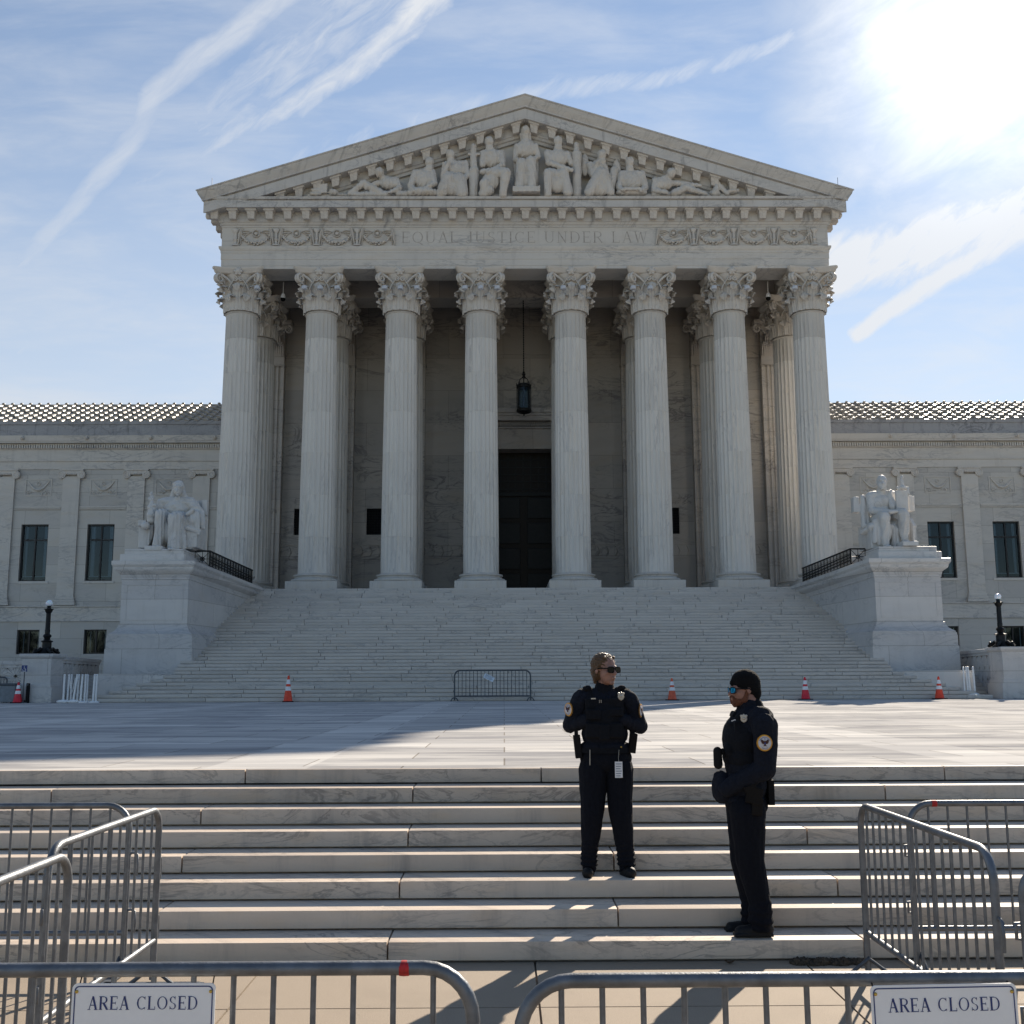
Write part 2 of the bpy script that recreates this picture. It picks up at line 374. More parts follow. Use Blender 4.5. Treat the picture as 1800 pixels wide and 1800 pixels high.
def mould(bm, prof, path, closed=False, captop=False, dz=None):
    """sweeps a moulding profile [(offset, z)] round a plan path; the outside is to the right of travel"""
    P = [Vector((p[0], p[1])) for p in path]; n = len(P)
    def nrm(a, b):
        t = (b-a).normalized(); return Vector((t.y, -t.x))
    mt = []
    for i in range(n):
        if closed or 0 < i < n-1:
            n1 = nrm(P[i-1], P[i]); n2 = nrm(P[i], P[(i+1) % n]); mt.append((n1+n2)/(1+n1.dot(n2)))
        else: mt.append(nrm(P[0], P[1]) if i == 0 else nrm(P[-2], P[-1]))
    rows = [[bm.verts.new((P[i].x+mt[i].x*o, P[i].y+mt[i].y*o, z+(dz(i, z) if dz else 0))) for i in range(n)] for o, z in prof]
    for a, b in zip(rows, rows[1:]):
        for i in range(n if closed else n-1):
            j = (i+1) % n; bm.faces.new((a[i], a[j], b[j], b[i]))
    if captop and closed: bm.faces.new(rows[-1])
def wallh(bm, x0, x1, z0, z1, y, holes, depth=.5):
    """a wall facing -Y with real openings and their reveals"""
    xs = sorted({x0, x1} | {h[0] for h in holes} | {h[1] for h in holes}); zs = sorted({z0, z1} | {h[2] for h in holes} | {h[3] for h in holes})
    vm = {}
    def V(x, z):
        k = (round(x, 4), round(z, 4))
        if k not in vm: vm[k] = bm.verts.new((x, y, z))
        return vm[k]
    for a, b in zip(xs, xs[1:]):
        for c, d_ in zip(zs, zs[1:]):
            mx, mz = (a+b)/2, (c+d_)/2
            if any(h[0] < mx < h[1] and h[2] < mz < h[3] for h in holes): continue
            bm.faces.new((V(a, c), V(b, c), V(b, d_), V(a, d_)))
    for h in holes:
        q = [(h[0], h[2]), (h[1], h[2]), (h[1], h[3]), (h[0], h[3])]
        f_ = [bm.verts.new((a, y, b)) for a, b in q]; k_ = [bm.verts.new((a, y+depth, b)) for a, b in q]
        for i in range(4): bm.faces.new((f_[(i+1) % 4], f_[i], k_[i], k_[(i+1) % 4]))
def setmat(bm_obj, fn, mats):
    me = bm_obj.data
    for m_ in mats: me.materials.append(MAT[m_])
    for p in me.polygons: p.material_index = fn(p)
# sculpting: overlapping solids are fused into one skin by a voxel remesh
def sculpt(name, parts, voxel, smooth=4, fold=None, mtl=None, parent=None, world=False, scale=1.0, dec=None):
    bm = bmesh.new()
    for p in parts:
        k = p[0]
        if k == 'c':
            a, b, r0, r1 = Vector(p[1]), Vector(p[2]), p[3]*scale, p[4]*scale
            t = b-a; L = t.length
            if L < 1e-6: continue
            q = t.to_track_quat('Z', 'Y').to_matrix().to_4x4(); n, rg = 14, []
            flat = p[5] if len(p) > 5 else 1.0
            pr = [(r0*math.sin(s), -r0*math.cos(s)) for s in (.25, .7, 1.15, 1.57)] + [(r1*math.cos(s), L+r1*math.sin(s)) for s in (0, .45, .9, 1.32)]
            for r, z in pr: rg.append([bm.verts.new(a + (q @ Vector((r*math.cos(2*PI*i/n), r*math.sin(2*PI*i/n), z)))) for i in range(n)])
            for r_ in rg:
                if flat != 1.0:
                    for w in r_: w.co.y = a.y+(b.y-a.y)*.5+(w.co.y-(a.y+(b.y-a.y)*.5))*flat
            for u_, w_ in zip(rg, rg[1:]):
                for i in range(n): bm.faces.new((u_[i], u_[(i+1) % n], w_[(i+1) % n], w_[i]))
            bm.faces.new(rg[0][::-1]); bm.faces.new(rg[-1])
        elif k == 'e':
            c, r = Vector(p[1]), [q_*scale for q_ in p[2]]; rz = p[3] if len(p) > 3 else (0, 0, 0)
            g = bmesh.ops.create_icosphere(bm, subdivisions=3, radius=1)
            Mx = Matrix.Translation(c) @ Euler(rz).to_matrix().to_4x4() @ Matrix.Diagonal((r[0], r[1], r[2], 1))
            bmesh.ops.transform(bm, matrix=Mx, verts=g['verts'])
        elif k == 'b':
            c, r = Vector(p[1]), [q_*scale for q_ in p[2]]; rz = p[3] if len(p) > 3 else (0, 0, 0)
            g = bmesh.ops.create_cube(bm, size=2)
            Mx = Matrix.Translation(c) @ Euler(rz).to_matrix().to_4x4() @ Matrix.Diagonal((r[0], r[1], r[2], 1))
            bmesh.ops.transform(bm, matrix=Mx, verts=g['verts'])
    me = bpy.data.meshes.new('tmp'); bm.to_mesh(me); bm.free()
    o = bpy.data.objects.new('tmp', me); COL.objects.link(o)
    r = o.modifiers.new('r', 'REMESH'); r.mode = 'VOXEL'; r.voxel_size = voxel; r.use_smooth_shade = True
    if smooth:
        s_ = o.modifiers.new('s', 'SMOOTH'); s_.iterations = smooth; s_.factor = .5
    if dec:
        d_ = o.modifiers.new('d', 'DECIMATE'); d_.ratio = dec
    dg = bpy.context.evaluated_depsgraph_get(); ev = o.evaluated_get(dg)
    me2 = bpy.data.meshes.new_from_object(ev); bpy.data.objects.remove(o); bpy.data.meshes.remove(me)
    if fold:
        nn = [v_.normal.copy() for v_ in me2.vertices]
        for v_, n_ in zip(me2.vertices, nn): v_.co += n_*fold(v_.co, n_)
    me2.name = name
    return link(name, me2, mtl, parent, world, None, 180)
# letters drawn as strokes with serifs
def glyph(ch):
    T, t = .15, .06
    def st(x, y0=0, y1=1, w=T, s=1):
        o = [('l', x, y0, x, y1, w)]
        if s: o += [('l', x-.16, y0+.02, x+.16, y0+.02, .04), ('l', x-.16, y1-.02, x+.16, y1-.02, .04)]
        return o
    G = {
     'A': (.86, [('l', .12, 0, .43, 1, t), ('l', .43, 1, .76, 0, T), ('l', .24, .34, .62, .34, t)]+[('l', -.02, .02, .26, .02, .04), ('l', .58, .02, .92, .02, .04)]),
     'R': (.84, st(.16)+[('l', .16, .97, .44, .97, t), ('l', .16, .5, .44, .5, t), ('a', .44, .735, .25, .235, -90, 90, T), ('l', .42, .5, .76, .02, T), ('l', .7, .02, .9, .02, .04)]),
     'E': (.74, st(.16)+[('l', .16, .97, .66, .97, t), ('l', .16, .5, .52, .5, t), ('l', .16, .03, .68, .03, t), ('l', .66, 1, .66, .8, .04), ('l', .52, .6, .52, .4, .04), ('l', .69, 0, .69, .22, .04)]),
     'C': (.86, [('a', .48, .5, .38, .47, 48, 312, T), ('l', .76, .98, .76, .74, .04), ('l', .76, .02, .76, .2, .03)]),
     'L': (.72, st(.16)+[('l', .16, .03, .66, .03, t), ('l', .67, 0, .67, .24, .04)]),
     'O': (.96, [('a', .48, .5, .40, .47, 0, 360, T)]),
     'S': (.66, [('a', .33, .74, .22, .225, 30, 270, .12), ('a', .33, .26, .24, .225, -150, 90, .12), ('l', .54, .98, .54, .76, .04), ('l', .09, .02, .09, .26, .04)]),
     'D': (.92, st(.16)+[('l', .16, .97, .42, .97, t), ('l', .16, .03, .42, .03, t), ('a', .42, .5, .40, .47, -90, 90, T)]),
     'Q': (.96, [('a', .48, .5, .40, .47, 0, 360, T), ('l', .5, .1, .9, -.16, .1)]),
     'U': (.9, [('l', .16, .3, .16, 1, T), ('l', .74, .3, .74, 1, t), ('a', .45, .32, .29, .30, 180, 360, .11), ('l', 0, .98, .32, .98, .04), ('l', .6, .98, .88, .98, .04)]),
     'J': (.5, [('l', .3, .16, .3, 1, T), ('a', .12, .16, .18, .2, 180, 360, .1), ('l', .14, .98, .46, .98, .04)]),
     'T': (.8, st(.4)+[('l', .04, .97, .76, .97, t), ('l', .05, 1, .05, .78, .04), ('l', .75, 1, .75, .78, .04)]),
     'I': (.34, st(.17)),
     'N': (.92, [('l', .16, 0, .16, 1, t), ('l', .76, 0, .76, 1, t), ('l', .14, 1, .76, 0, T), ('l', 0, .02, .3, .02, .04), ('l', .62, .98, .92, .98, .04)]),
     'W': (1.16, [('l', .1, 1, .34, 0, T), ('l', .34, 0, .56, .95, t), ('l', .56, .95, .8, 0, T), ('l', .8, 0, 1.04, 1, t), ('l', 0, .98, .26, .98, .04), ('l', .92, .98, 1.16, .98, .04)]),
     ' ': (.42, [])}
    return G[ch]
def letters(bm, text, x, z, h, y, track=.1, depth=.002, wk=1.0, width=None):
    tot = sum(glyph(c)[0]+track for c in text)-track
    sx = h if width is None else width/tot
    cur = x; lay = 0
    for ch in text:
        w, ss = glyph(ch)
        for s in ss:
            lay = (lay+1) % 7; yy = y-depth-lay*depth*.08
            if s[0] == 'l':
                a, b = Vector((cur+s[1]*sx, z+s[2]*h)), Vector((cur+s[3]*sx, z+s[4]*h)); t = (b-a).normalized()
                # the stroke's weight is measured across the letter
                n = Vector((-t.y, t.x))*s[5]*h*.5*wk
                q = [a+n, a-n, b-n, b+n]; qs = [q]
            else:
                cx, cz, rx, rz, a0, a1, wt = s[1:]; qs = []; N = 22
                for i in range(N):
                    A = [math.radians(a0+(a1-a0)*(i+k)/N) for k in (0, 1)]
                    pt = []
                    for a_ in A:
                        tw = (.30+.70*abs(math.cos(a_)))*wt*.5*wk
                        pt.append((Vector((cur+(cx+(rx+tw*.9)*math.cos(a_))*sx, z+(cz+(rz+tw*.4)*math.sin(a_))*h)), Vector((cur+(cx+(rx-tw)*math.cos(a_))*sx, z+(cz+(rz-tw*.4-.02)*math.sin(a_))*h))))
                    qs.append([pt[0][0], pt[0][1], pt[1][1], pt[1][0]])
            for q in qs:
                f = [bm.verts.new((p.x, yy, p.y)) for p in q]; bm.faces.new(f)
        cur += (w+track)*sx
# ============================================================ SETTING
def slab_ground():
    bm = bmesh.new(); box(bm, -260, 260, -120, 330, -.40, -.02)
    tag(fin('ground', bm, 'pave'), kind='structure')
    # the sidewalk: cast panels with open joints
    bm = bmesh.new()
    for i in range(-14, 15):
        for j in range(6):
            off = 0
            x0 = .18 + i*1.62 + off; y0 = 6.86-.9-(j+1)*1.5+.0
            if j == 0: box(bm, x0+.006, x0+1.62-.006, 5.96+.006, 6.90, -.05, 0.0)
            box(bm, x0+.006, x0+1.62-.006, y0+.006, y0+1.5-.006, -.05, 0.0)
    tag(fin('sidewalk', bm, 'pave'), kind='structure')
    bm = bmesh.new(); box(bm, -60, 62, 9.10, 39.25, .3, ZP)
    tag(fin('plaza', bm, 'plaza'), kind='structure')
    bm = bmesh.new(); box(bm, -60, 62, 39.25, 66, .3, ZP-.02)
    tag(fin('terrace_ground', bm, 'step'), kind='structure')
slab_ground()
# the wooded park across the street, behind the camera: it shows only as dark reflections in the windows
bm = bmesh.new(); rw = random.Random(21)
for i in range(46):
    cx, cy, h = -150+i*6.6+rw.uniform(-2, 2), -70-rw.uniform(0, 22), rw.uniform(9, 16)
    tube(bm, [(cx, cy, -.1), (cx+rw.uniform(-.5, .5), cy, h*.45), (cx+rw.uniform(-1, 1), cy, h*.8)], [.35, .25, .1], 6)
    for q in range(420):
        v_ = Vector((rw.gauss(0, 1), rw.gauss(0, 1), rw.gauss(0, 1))).normalized()*rw.uniform(.3, 1)**.5
        p = Vector((cx+v_.x*h*.34, cy+v_.y*h*.34, h*.62+v_.z*h*.40)); e = [Vector((rw.uniform(-1, 1), rw.uniform(-1, 1), rw.uniform(-1, 1)))*.8 for _ in range(3)]
        bm.faces.new([bm.verts.new(p+k) for k in e])
tag(fin('park_trees', bm, 'foliage'), 'dark far-off belt of park trees across the street', 'trees', kind='stuff')

# ------------------------------------------------ the low stairs up from the sidewalk
low = thing('low_stairs', 'wide flight of eight low pale marble steps between the sidewalk and the plaza', 'stairs', (XC, 6.87, 0))
joints = {1: (-5.6, -.71, 2.18, 6.4), 2: (-2.2, .72, 4.2), 3: (-4.9, -.70, 2.22, 5.6), 4: (-2.24, .76, 3.9), 5: (-5.0, -.70, 2.2, 5.2), 6: (-2.29, .9, 2.75, 5.4), 7: (-3.55, -.72, 3.0, 5.9), 8: (-2.11, .3, 3.6, 6.5)}
rr = random.Random(3)
for k in range(1, 9):
    y0 = 6.87+(k-1)*.31; z1 = k*.122; z0 = z1-.122
    xs = [-26]+[-26+2.9*i for i in range(1, 7)]+list(joints[k])+[7.4+2.9*i+.3*(k % 3) for i in range(0, 6)]+[27]
    xs = sorted(x for x in xs)
    bm = bmesh.new(); tonel(bm)
    for a, b in zip(xs, xs[1:]):
        if b-a < .4: continue
        yj = rr.uniform(-.003, .003)
        box(bm, a+.005, b-.005, y0+yj, y0+.62, z0+.013, z1+rr.uniform(-.0015, .0015), .005, rr.random())
    box(bm, -26, 27, y0+.06, y0+.60, z0-.05, z0+.05, 0, .1)
    fin('step', bm, 'lowstep', low, True, smooth=40)

# ------------------------------------------------ the monumental stairs
big = thing('front_stairs', 'broad monumental flight of white marble steps rising to the columned portico', 'stairs', (XC, 39.2, ZP))
def inner_edge(y):   # half width between the cheek walls
    return 13.62-(y-43.0)*.108
NB = 36
for k in range(1, NB+1):
    y0 = 39.2+(k-1)*.335; z1 = ZP+k*.14; z0 = z1-.14
    if k == 1: hw = 16.40
    elif k == 2: hw = 15.95
    elif k <= 8: hw = 15.85-(k-2)*.36
    else: hw = min(13.75, inner_edge(y0)+.12)
    if k == 1 or k == 2: pass
    bm = bmesh.new(); tonel(bm); r = random.Random(k)
    xs = [-hw]; x = -hw + r.uniform(.4, 1.6)
    while x < hw-.4: xs.append(x); x += r.choice((1.9, 2.15, 2.3))
    xs.append(hw)
    for a, b in zip(xs, xs[1:]):
        box(bm, XC+a+.009, XC+b-.009, y0+r.uniform(-.002, .002), y0+.66, z0+.022, z1+r.uniform(-.0015, .0015), .008, r.random())
    box(bm, XC-hw+.01, XC+hw-.01, y0+.05, y0+.64, z0-.05, z0+.05, 0, .05)
    fin('step', bm, 'step', big, True, smooth=40)
bm = bmesh.new(); box(bm, XC-12.9, XC+12.9, 40.5, 50.9, .8, 1.6); fin('stair_core', bm, 'step', big, True)
# the end blocks that the lowest steps die into
for s in (-1, 1):
    bm = bmesh.new()
    poly = [(13.3, 42.3), (13.55, 41.6), (14.3, 40.9), (15.1, 40.25), (15.62, 39.93), (15.85, 39.875), (16.05, 39.875), (16.05, 47), (13.3, 47)]
    p = [(XC+s*x, y) for x, y in poly]; prism(bm, p, ZP-.1, 1.995)
    q = [(XC+s*x, y) for x, y in [(15.2, 40.12), (16.052, 39.872), (16.06, 39.9), (15.2, 40.2)]]
    fin('end_block', bm, 'ped', big, True)

# ------------------------------------------------ pedestals and cheek walls
def pedestal(s, label):
    t = thing('statue_pedestal', label, 'pedestal', (XC+s*15, 43, 1.995))
    path = [(13.68, 43.0), (16.33, 43.0), (16.33, 53.0), (12.75, 53.0), (12.75, 51.0)]
    path = [(XC+s*x, y) for x, y in path]
    if s < 0: path = path[::-1]
    ix = {i: path[i][1] for i in range(len(path))}
    def dz(i, z):
        return -.40*max(0, (path[i][1]-43)/8)*max(0, min(1, (z-4.0)/2.0)) if path[i][1] < 52 else -.45*max(0, min(1, (z-4.0)/2))
    bm = bmesh.new()
    base = [(.40, 1.995), (.40, 2.98), (.375, 2.99), (.375, 3.40), (.36, 3.42), (.36, 3.50)]
    mould(bm, base, path, True, True); fin('base_course', bm, 'ped', t, True, smooth=30)
    bm = bmesh.new()
    sh = [(.33, 3.50), (.33, 3.56), (.24, 3.62), (.14, 3.70), (.08, 3.80), (.05, 3.88), (.045, 3.93), (0, 3.94), (0, 5.72), (.03, 5.73), (.03, 5.80)]
    mould(bm, sh, path, True, False, dz)
    # sunk panel outlines on the front face
    for (x0, x1, z0, z1) in ((13.86, 16.15, 4.12, 5.55),):
        xa, xb = sorted((XC+s*x0, XC+s*x1))
        for w_, pr in ((.05, .018), (.0, .0)):
            if w_:
                box(bm, xa, xb, 43-pr, 43.01, z1-w_, z1); box(bm, xa, xb, 43-pr, 43.01, z0, z0+w_)
                box(bm, xa, xa+w_, 43-pr, 43.01, z0+w_, z1-w_); box(bm, xb-w_, xb, 43-pr, 43.01, z0+w_, z1-w_)
    fin('shaft', bm, 'ped', t, True, smooth=30)
    bm = bmesh.new()
    co = [(.03, 5.80), (.05, 5.86), (.06, 5.93), (.12, 5.99), (.22, 6.07), (.25, 6.13), (.255, 6.20), (.29, 6.24), (.33, 6.30), (.335, 6.44), (.30, 6.455)]
    mould(bm, co, path, True, True, dz); fin('cornice', bm, 'ped', t, True, smooth=30)
    bm = bmesh.new()
    xa, xb = sorted((XC+s*13.72, XC+s*16.42))
    tone_ = None
    c = ((xa+xb)/2, 44.6)
    xc_ = XC+s*15.22
    box(bm, xc_-1.28, xc_+1.28, 43.12, 46.6, 6.44, 6.77, .02); box(bm, xc_-1.18, xc_+1.18, 43.35, 46.4, 6.77, 7.0, .02)
    fin('plinth', bm, 'ped', t, True, smooth=30)
    return t
pedestal(-1, 'tall carved white marble pedestal under the hooded seated statue, left of the stairs')
pedestal(1, 'tall carved white marble pedestal under the bare-headed seated statue, right of the stairs')

# bronze railings on the cheek walls
def cheek_rail(s, label):
    t = thing('bronze_railing', label, 'railing', (XC+s*13.4, 45.0, 6.4))
    a = Vector((XC+s*13.42, 45.0, 0)); b = Vector((XC+s*13.02, 51.0, 0)); n = 62
    zt = lambda f: 7.10-.20*f; zb = lambda f: 6.43-.30*f
    bm = bmesh.new()
    P = lambda f, z: (a.x+(b.x-a.x)*f, a.y+(b.y-a.y)*f, z)
    tube(bm, [P(0, zt(0)), P(1, zt(1))], .035, 6); tube(bm, [P(0, zb(0)+.05), P(1, zb(1)+.05)], .022, 6)
    fin('rail', bm, 'bronze', t, True)
    bm = bmesh.new()
    for i in range(n+1):
        f = i/n; tube(bm, [P(f, zb(f)), P(f, zt(f))], .011 if i % 4 else .02, 5)
    for zz in (.14, .26, .38, .50): tube(bm, [P(0, zb(0)+zz), P(1, zb(1)+zz*1.1)], .008, 5)
    for i in range(n):
        f = (i+.5)/n
        for h in (.2, .32, .44): box(bm, *(lambda q: (q[0]-.006, q[0]+.006, q[1]-.028, q[1]+.028))(P(f, 0)), zb(f)+h-.028, zb(f)+h+.028)
    fin('grille', bm, 'bronze', t, True)
    bm = bmesh.new(); x0, x1 = a.x, a.x+s*.62
    tube(bm, [(x0, 45, 7.1), (x1, 45, 7.1)], .035, 6); tube(bm, [(x0, 45, 6.47), (x0, 45, 7.1)], .03, 6); tube(bm, [(x1, 45, 6.44), (x1, 45, 7.1)], .02, 6)
    c = Vector(((x0+x1)/2, 45, 6.77))
    for k in range(8):
        A = k*PI/4+.0001; tube(bm, [c, (c.x+.30*math.cos(A)*(1.3 if k % 2 else 1), 45, c.z+.30*math.sin(A)*(1.3 if k % 2 else 1))], .013, 5)
    tube(bm, [(c.x+.08*math.cos(q*PI/8), 45, c.z+.08*math.sin(q*PI/8)) for q in range(17)], .02, 5)
    tube(bm, [(x0, 45, 6.47), (x1, 45, 6.47)], .018, 6)
    fin('end_panel', bm, 'bronze', t, True)
cheek_rail(-1, 'black bronze grille railing on the cheek wall behind the hooded statue')
cheek_rail(1, 'black bronze grille railing on the cheek wall behind the bare-headed statue')

# ============================================================ THE COURTHOUSE
B = thing('courthouse', 'white marble neoclassical courthouse with a pediment on eight front columns and long low wings', 'building', (XC, 51, ZP))
def bx(*a, **k): pass
# portico floor and stylobate
bm = bmesh.new(); box(bm, XC-15.9, XC+15.9, 51.40, 66, ZP, ZF-.004); fin('portico_floor', bm, 'facade', B, True)

# ---- column, capital and base, shared by all sixteen columns
H0, H1 = .80, 13.88          # shaft from just above the base to the astragal, above the floor
def shaft_mesh():
    bm = bmesh.new(); L = tonel(bm); NF, SUB = 24, 6
    drums = [H0, 2.55, 4.6, 6.7, 8.75, 10.75, 12.5, H1-.12]
    zs = []
    for i, (a, b) in enumerate(zip(drums, drums[1:])): zs += [(a, i), (a+.012, i), (a+(b-a)*.5, i), (b-.012, i)]
    zs.append((drums[-1], 6))
    def rad(z):
        f = (z-H0)/(H1-H0); return .862-.092*(f**1.5)
    r = random.Random(5); tn = [r.random() for _ in drums]
    rings = []
    for z, i in zs:
        R = rad(z); joint = abs(z-drums[i]) < 1e-6 and 0 < i
        e = min(1, max(0, (z-H0)/.16), max(0, (drums[-1]-z)/.14)) if (z-H0) < .2 or (drums[-1]-z) < .2 else 1
        ring = []
        for k in range(NF*SUB):
            u_ = (k % SUB)/SUB; dpt = .058*math.sin(PI*u_)**.8 if u_ else 0
            if u_ and (u_ < .1): dpt = 0
            q = R-dpt*e-(.016 if joint else 0); A = 2*PI*k/(NF*SUB)
            ring.append(bm.verts.new((q*math.cos(A), q*math.sin(A), z)))
        rings.append((ring, i))
    n = NF*SUB
    for (a, i), (b, j) in zip(rings, rings[1:]):
        for k in range(n):
            f = bm.faces.new((a[k], a[(k+1) % n], b[(k+1) % n], b[k])); f[L] = tn[i]
    # apophyge and astragal
    prof = [(.862, H0), (.89, H0-.05), (.90, H0-.08)]; lathe(bm, prof[::-1], 48, caps=False)
    lathe(bm, [(.76, H1-.13), (.80, H1-.10), (.83, H1-.06), (.80, H1-.02), (.76, H1)], 48, caps=False)
    me = bpy.data.meshes.new('shaft'); bm.normal_update(); bm.to_mesh(me); bm.free(); return me
def base_mesh():
    bm = bmesh.new(); box(bm, -1.23, 1.23, -1.23, 1.23, 0, .37, .012)
    lathe(bm, [(1.10, .372), (1.17, .40), (1.19, .46), (1.16, .52), (1.06, .545), (1.03, .56), (.99, .60), (1.0, .635), (1.04, .65), (1.07, .68), (1.06, .73), (.98, .755), (.90, .77), (.89, .80)], 56)
    me = bpy.data.meshes.new('column_base'); bm.normal_update(); bm.to_mesh(me); bm.free(); return me
def leaf(bm, A, r0, z0, h, w0, curl, out):
    """an acanthus leaf: ribbed and lobed, it climbs the bell, then rolls outwards at the tip"""
    n, m_ = 22, 14; rows = []
    ca, sa = math.cos(A), math.sin(A)
    for i in range(n+1):
        t = i/n
        if t < .60: q = t/.60; r = r0+.05+out*.30*q*q; z = z0+h*q
        else:
            q = (t-.60)/.40*PI*1.30; r = r0+.05+out*.30+curl*(1-math.cos(q)); z = z0+h+curl*.85*math.sin(q)
        w = w0*(1.0 if t < .6 else 1-.45*(t-.6)/.4)*(.86+.20*abs(math.sin(t*PI*3.5)))
        row = []
        for j in range(m_+1):
            s = j/m_*2-1
            rib = .06*(1-abs(s))**1.5+.055*abs(math.cos(s*PI*2.5+.0))-.07*s*s
            nr = rib if t < .6 else rib*math.cos((t-.6)/.4*PI*1.3)
            nz = 0 if t < .6 else rib*math.sin((t-.6)/.4*PI*1.3)
            x = r+nr; y = s*w; z_ = z+nz-.045*abs(s)*math.sin(PI*min(1, t*1.2))-.02*abs(math.sin(t*PI*7))*abs(s)
            row.append(bm.verts.new((x*ca-y*sa, x*sa+y*ca, z_)))
        rows.append(row)
    for a, b in zip(rows, rows[1:]):
        for j in range(m_): bm.faces.new((a[j], a[j+1], b[j+1], b[j]))
def volute(bm, c, dirx, R, turns=1.6, th=.07, n=26, start=PI*.5, hand=1):
    """a spiral scroll in the vertical plane through dirx"""
    pts, rs = [], []
    for i in range(n+1):
        t = i/n; a = start-hand*turns*2*PI*t; r = R*(1-t*.86)
        pts.append(Vector(c)+Vector(dirx)*(r*math.cos(a))+Vector((0, 0, 1))*(r*math.sin(a))); rs.append(th*(1-.45*t))
    tube(bm, pts, rs, 6)
def capital_mesh():
    bm = bmesh.new(); z0 = H1
    lathe(bm, [(.76, z0), (.78, z0+.5), (.83, z0+1.1), (.92, z0+1.6), (1.04, z0+1.82), (1.0, z0+1.86)], 32)
    for k in range(8): leaf(bm, PI/8+k*PI/4, .77, z0, .60, .285, .165, .20)
    for k in range(8): leaf(bm, k*PI/4, .77, z0, 1.10, .28, .185, .34)
    # corner volutes, carried on cauliculi
    for k in range(4):
        A = PI/4+k*PI/2; dv = Vector((math.cos(A), math.sin(A), 0))
        for sgn in (-1, 1):
            tv = Vector((-dv.y, dv.x, 0))*sgn
            st = dv*.70+tv*.42+Vector((0, 0, z0+1.08)); en = dv*1.30+tv*.07+Vector((0, 0, z0+1.80))
            mid = dv*.86+tv*.40+Vector((0, 0, z0+1.5))
            pts = []
            for i in range(9):
                t = i/8; pts.append(st*(1-t)**2+mid*2*t*(1-t)+en*t*t)
            tube(bm, pts, [.05+.03*(i/8) for i in range(9)], 6)
            volute(bm, dv*1.34+tv*.07+Vector((0, 0, z0+1.58)), dv, .24, 1.5, .085, 22, PI*.5)
        # leaf that carries the volute
        leaf(bm, A, .84, z0+.80, .50, .16, .10, .95)
    for k in range(4):
        A = k*PI/2; dv = Vector((math.cos(A), math.sin(A), 0)); tv = Vector((-dv.y, dv.x, 0))
        for sgn in (-1, 1):
            pts = [dv*(.86+.10*t)+tv*sgn*(.50-.38*t**1.4)+Vector((0, 0, z0+1.02+.62*t)) for t in [i/6 for i in range(7)]]
            tube(bm, pts, .042, 6)
            volute(bm, dv*.99+tv*sgn*.15+Vector((0, 0, z0+1.55)), tv*sgn*-1, .13, 1.4, .05, 18, PI*.5)
        g = bmesh.ops.create_icosphere(bm, subdivisions=2, radius=.17)
        bmesh.ops.transform(bm, matrix=Matrix.Translation(dv*1.03+Vector((0, 0, z0+1.93))), verts=g['verts'])
        for q in range(6):
            B_ = q*PI/3; g = bmesh.ops.create_icosphere(bm, subdivisions=1, radius=.09)
            bmesh.ops.transform(bm, matrix=Matrix.Translation(dv*1.06+tv*.15*math.cos(B_)+Vector((0, 0, z0+1.93+.15*math.sin(B_)))), verts=g['verts'])
    # abacus with hollow sides and clipped corners
    def aba(hw, cut, sag):
        out = []
        for k in range(4):
            A = k*PI/2; ca, sa = math.cos(A), math.sin(A)
            for i in range(9):
                s = -1+2*i/8; x = hw-sag*(1-s*s); y = s*(hw-cut)
                out.append((x*ca-y*sa, x*sa+y*ca))
        return out
    rows = []
    for hw, z in ((1.12, z0+1.84), (1.18, z0+1.90), (1.20, z0+1.99), (1.26, z0+2.04), (1.27, z0+2.13)):
        rows.append([bm.verts.new((x, y, z)) for x, y in aba(hw, .12, .20)])
    n = len(rows[0])
    for a, b in zip(rows, rows[1:]):
        for i in range(n): bm.faces.new((a[i], a[(i+1) % n], b[(i+1) % n], b[i]))
    bm.faces.new(rows[0][::-1]); bm.faces.new(rows[-1])
    me = bpy.data.meshes.new('capital'); bm.normal_update(); bm.to_mesh(me); bm.free(); return me
SH, BA, CA = shaft_mesh(), base_mesh(), capital_mesh()
COLX = [-14.27, -10.26, -6.26, -2.25, 2.25, 6.26, 10.26, 14.27]
c0 = link('column', SH, 'column', B, loc=(COLX[0], 52.3-51, ZF-ZP), smooth=35)
cb = link('column_base', BA, 'column', c0, smooth=35); cc = link('capital', CA, 'carved', c0, smooth=60)
rc = random.Random(2)
for row, y in enumerate((52.3, 56.35)):
    for i, x in enumerate(COLX):
        if row == 0 and i == 0: continue
        k = c0.copy(); COL.objects.link(k); k.parent = B; k.location = (x, y-51, ZF-ZP); k.rotation_euler = (0, 0, rc.randrange(4)*PI/2)
        for ch in (cb, cc):
            q = ch.copy(); COL.objects.link(q); q.parent = k

# ---- entablature
AE = 15.17; YF = 51.43
def ring(prof, name, m, a=AE, yf=YF, yb=66.0, smooth=30):
    bm = bmesh.new(); mould(bm, prof, [(XC-a, yb), (XC-a, yf), (XC+a, yf), (XC+a, yb)]); return fin(name, bm, m, B, True, smooth=smooth)
ring([(-1.62, 22.02), (0, 22.02), (0, 22.17), (.015, 22.18), (.015, 22.50), (.035, 22.51), (.035, 22.83), (.055, 22.84), (.055, 22.93), (.08, 22.97), (.13, 23.05), (.14, 23.16), (.02, 23.165), (.02, 24.17)], 'architrave', 'facade')
ring([(.02, 24.17), (.05, 24.18), (.06, 24.26), (.12, 24.30), (.16, 24.40), (.20, 24.41), (.20, 24.92), (.77, 24.93), (.77, 25.27), (.71, 25.28), (.71, 25.33), (.82, 25.34), (.85, 25.46), (.1, 25.47)], 'cornice', 'cornice')
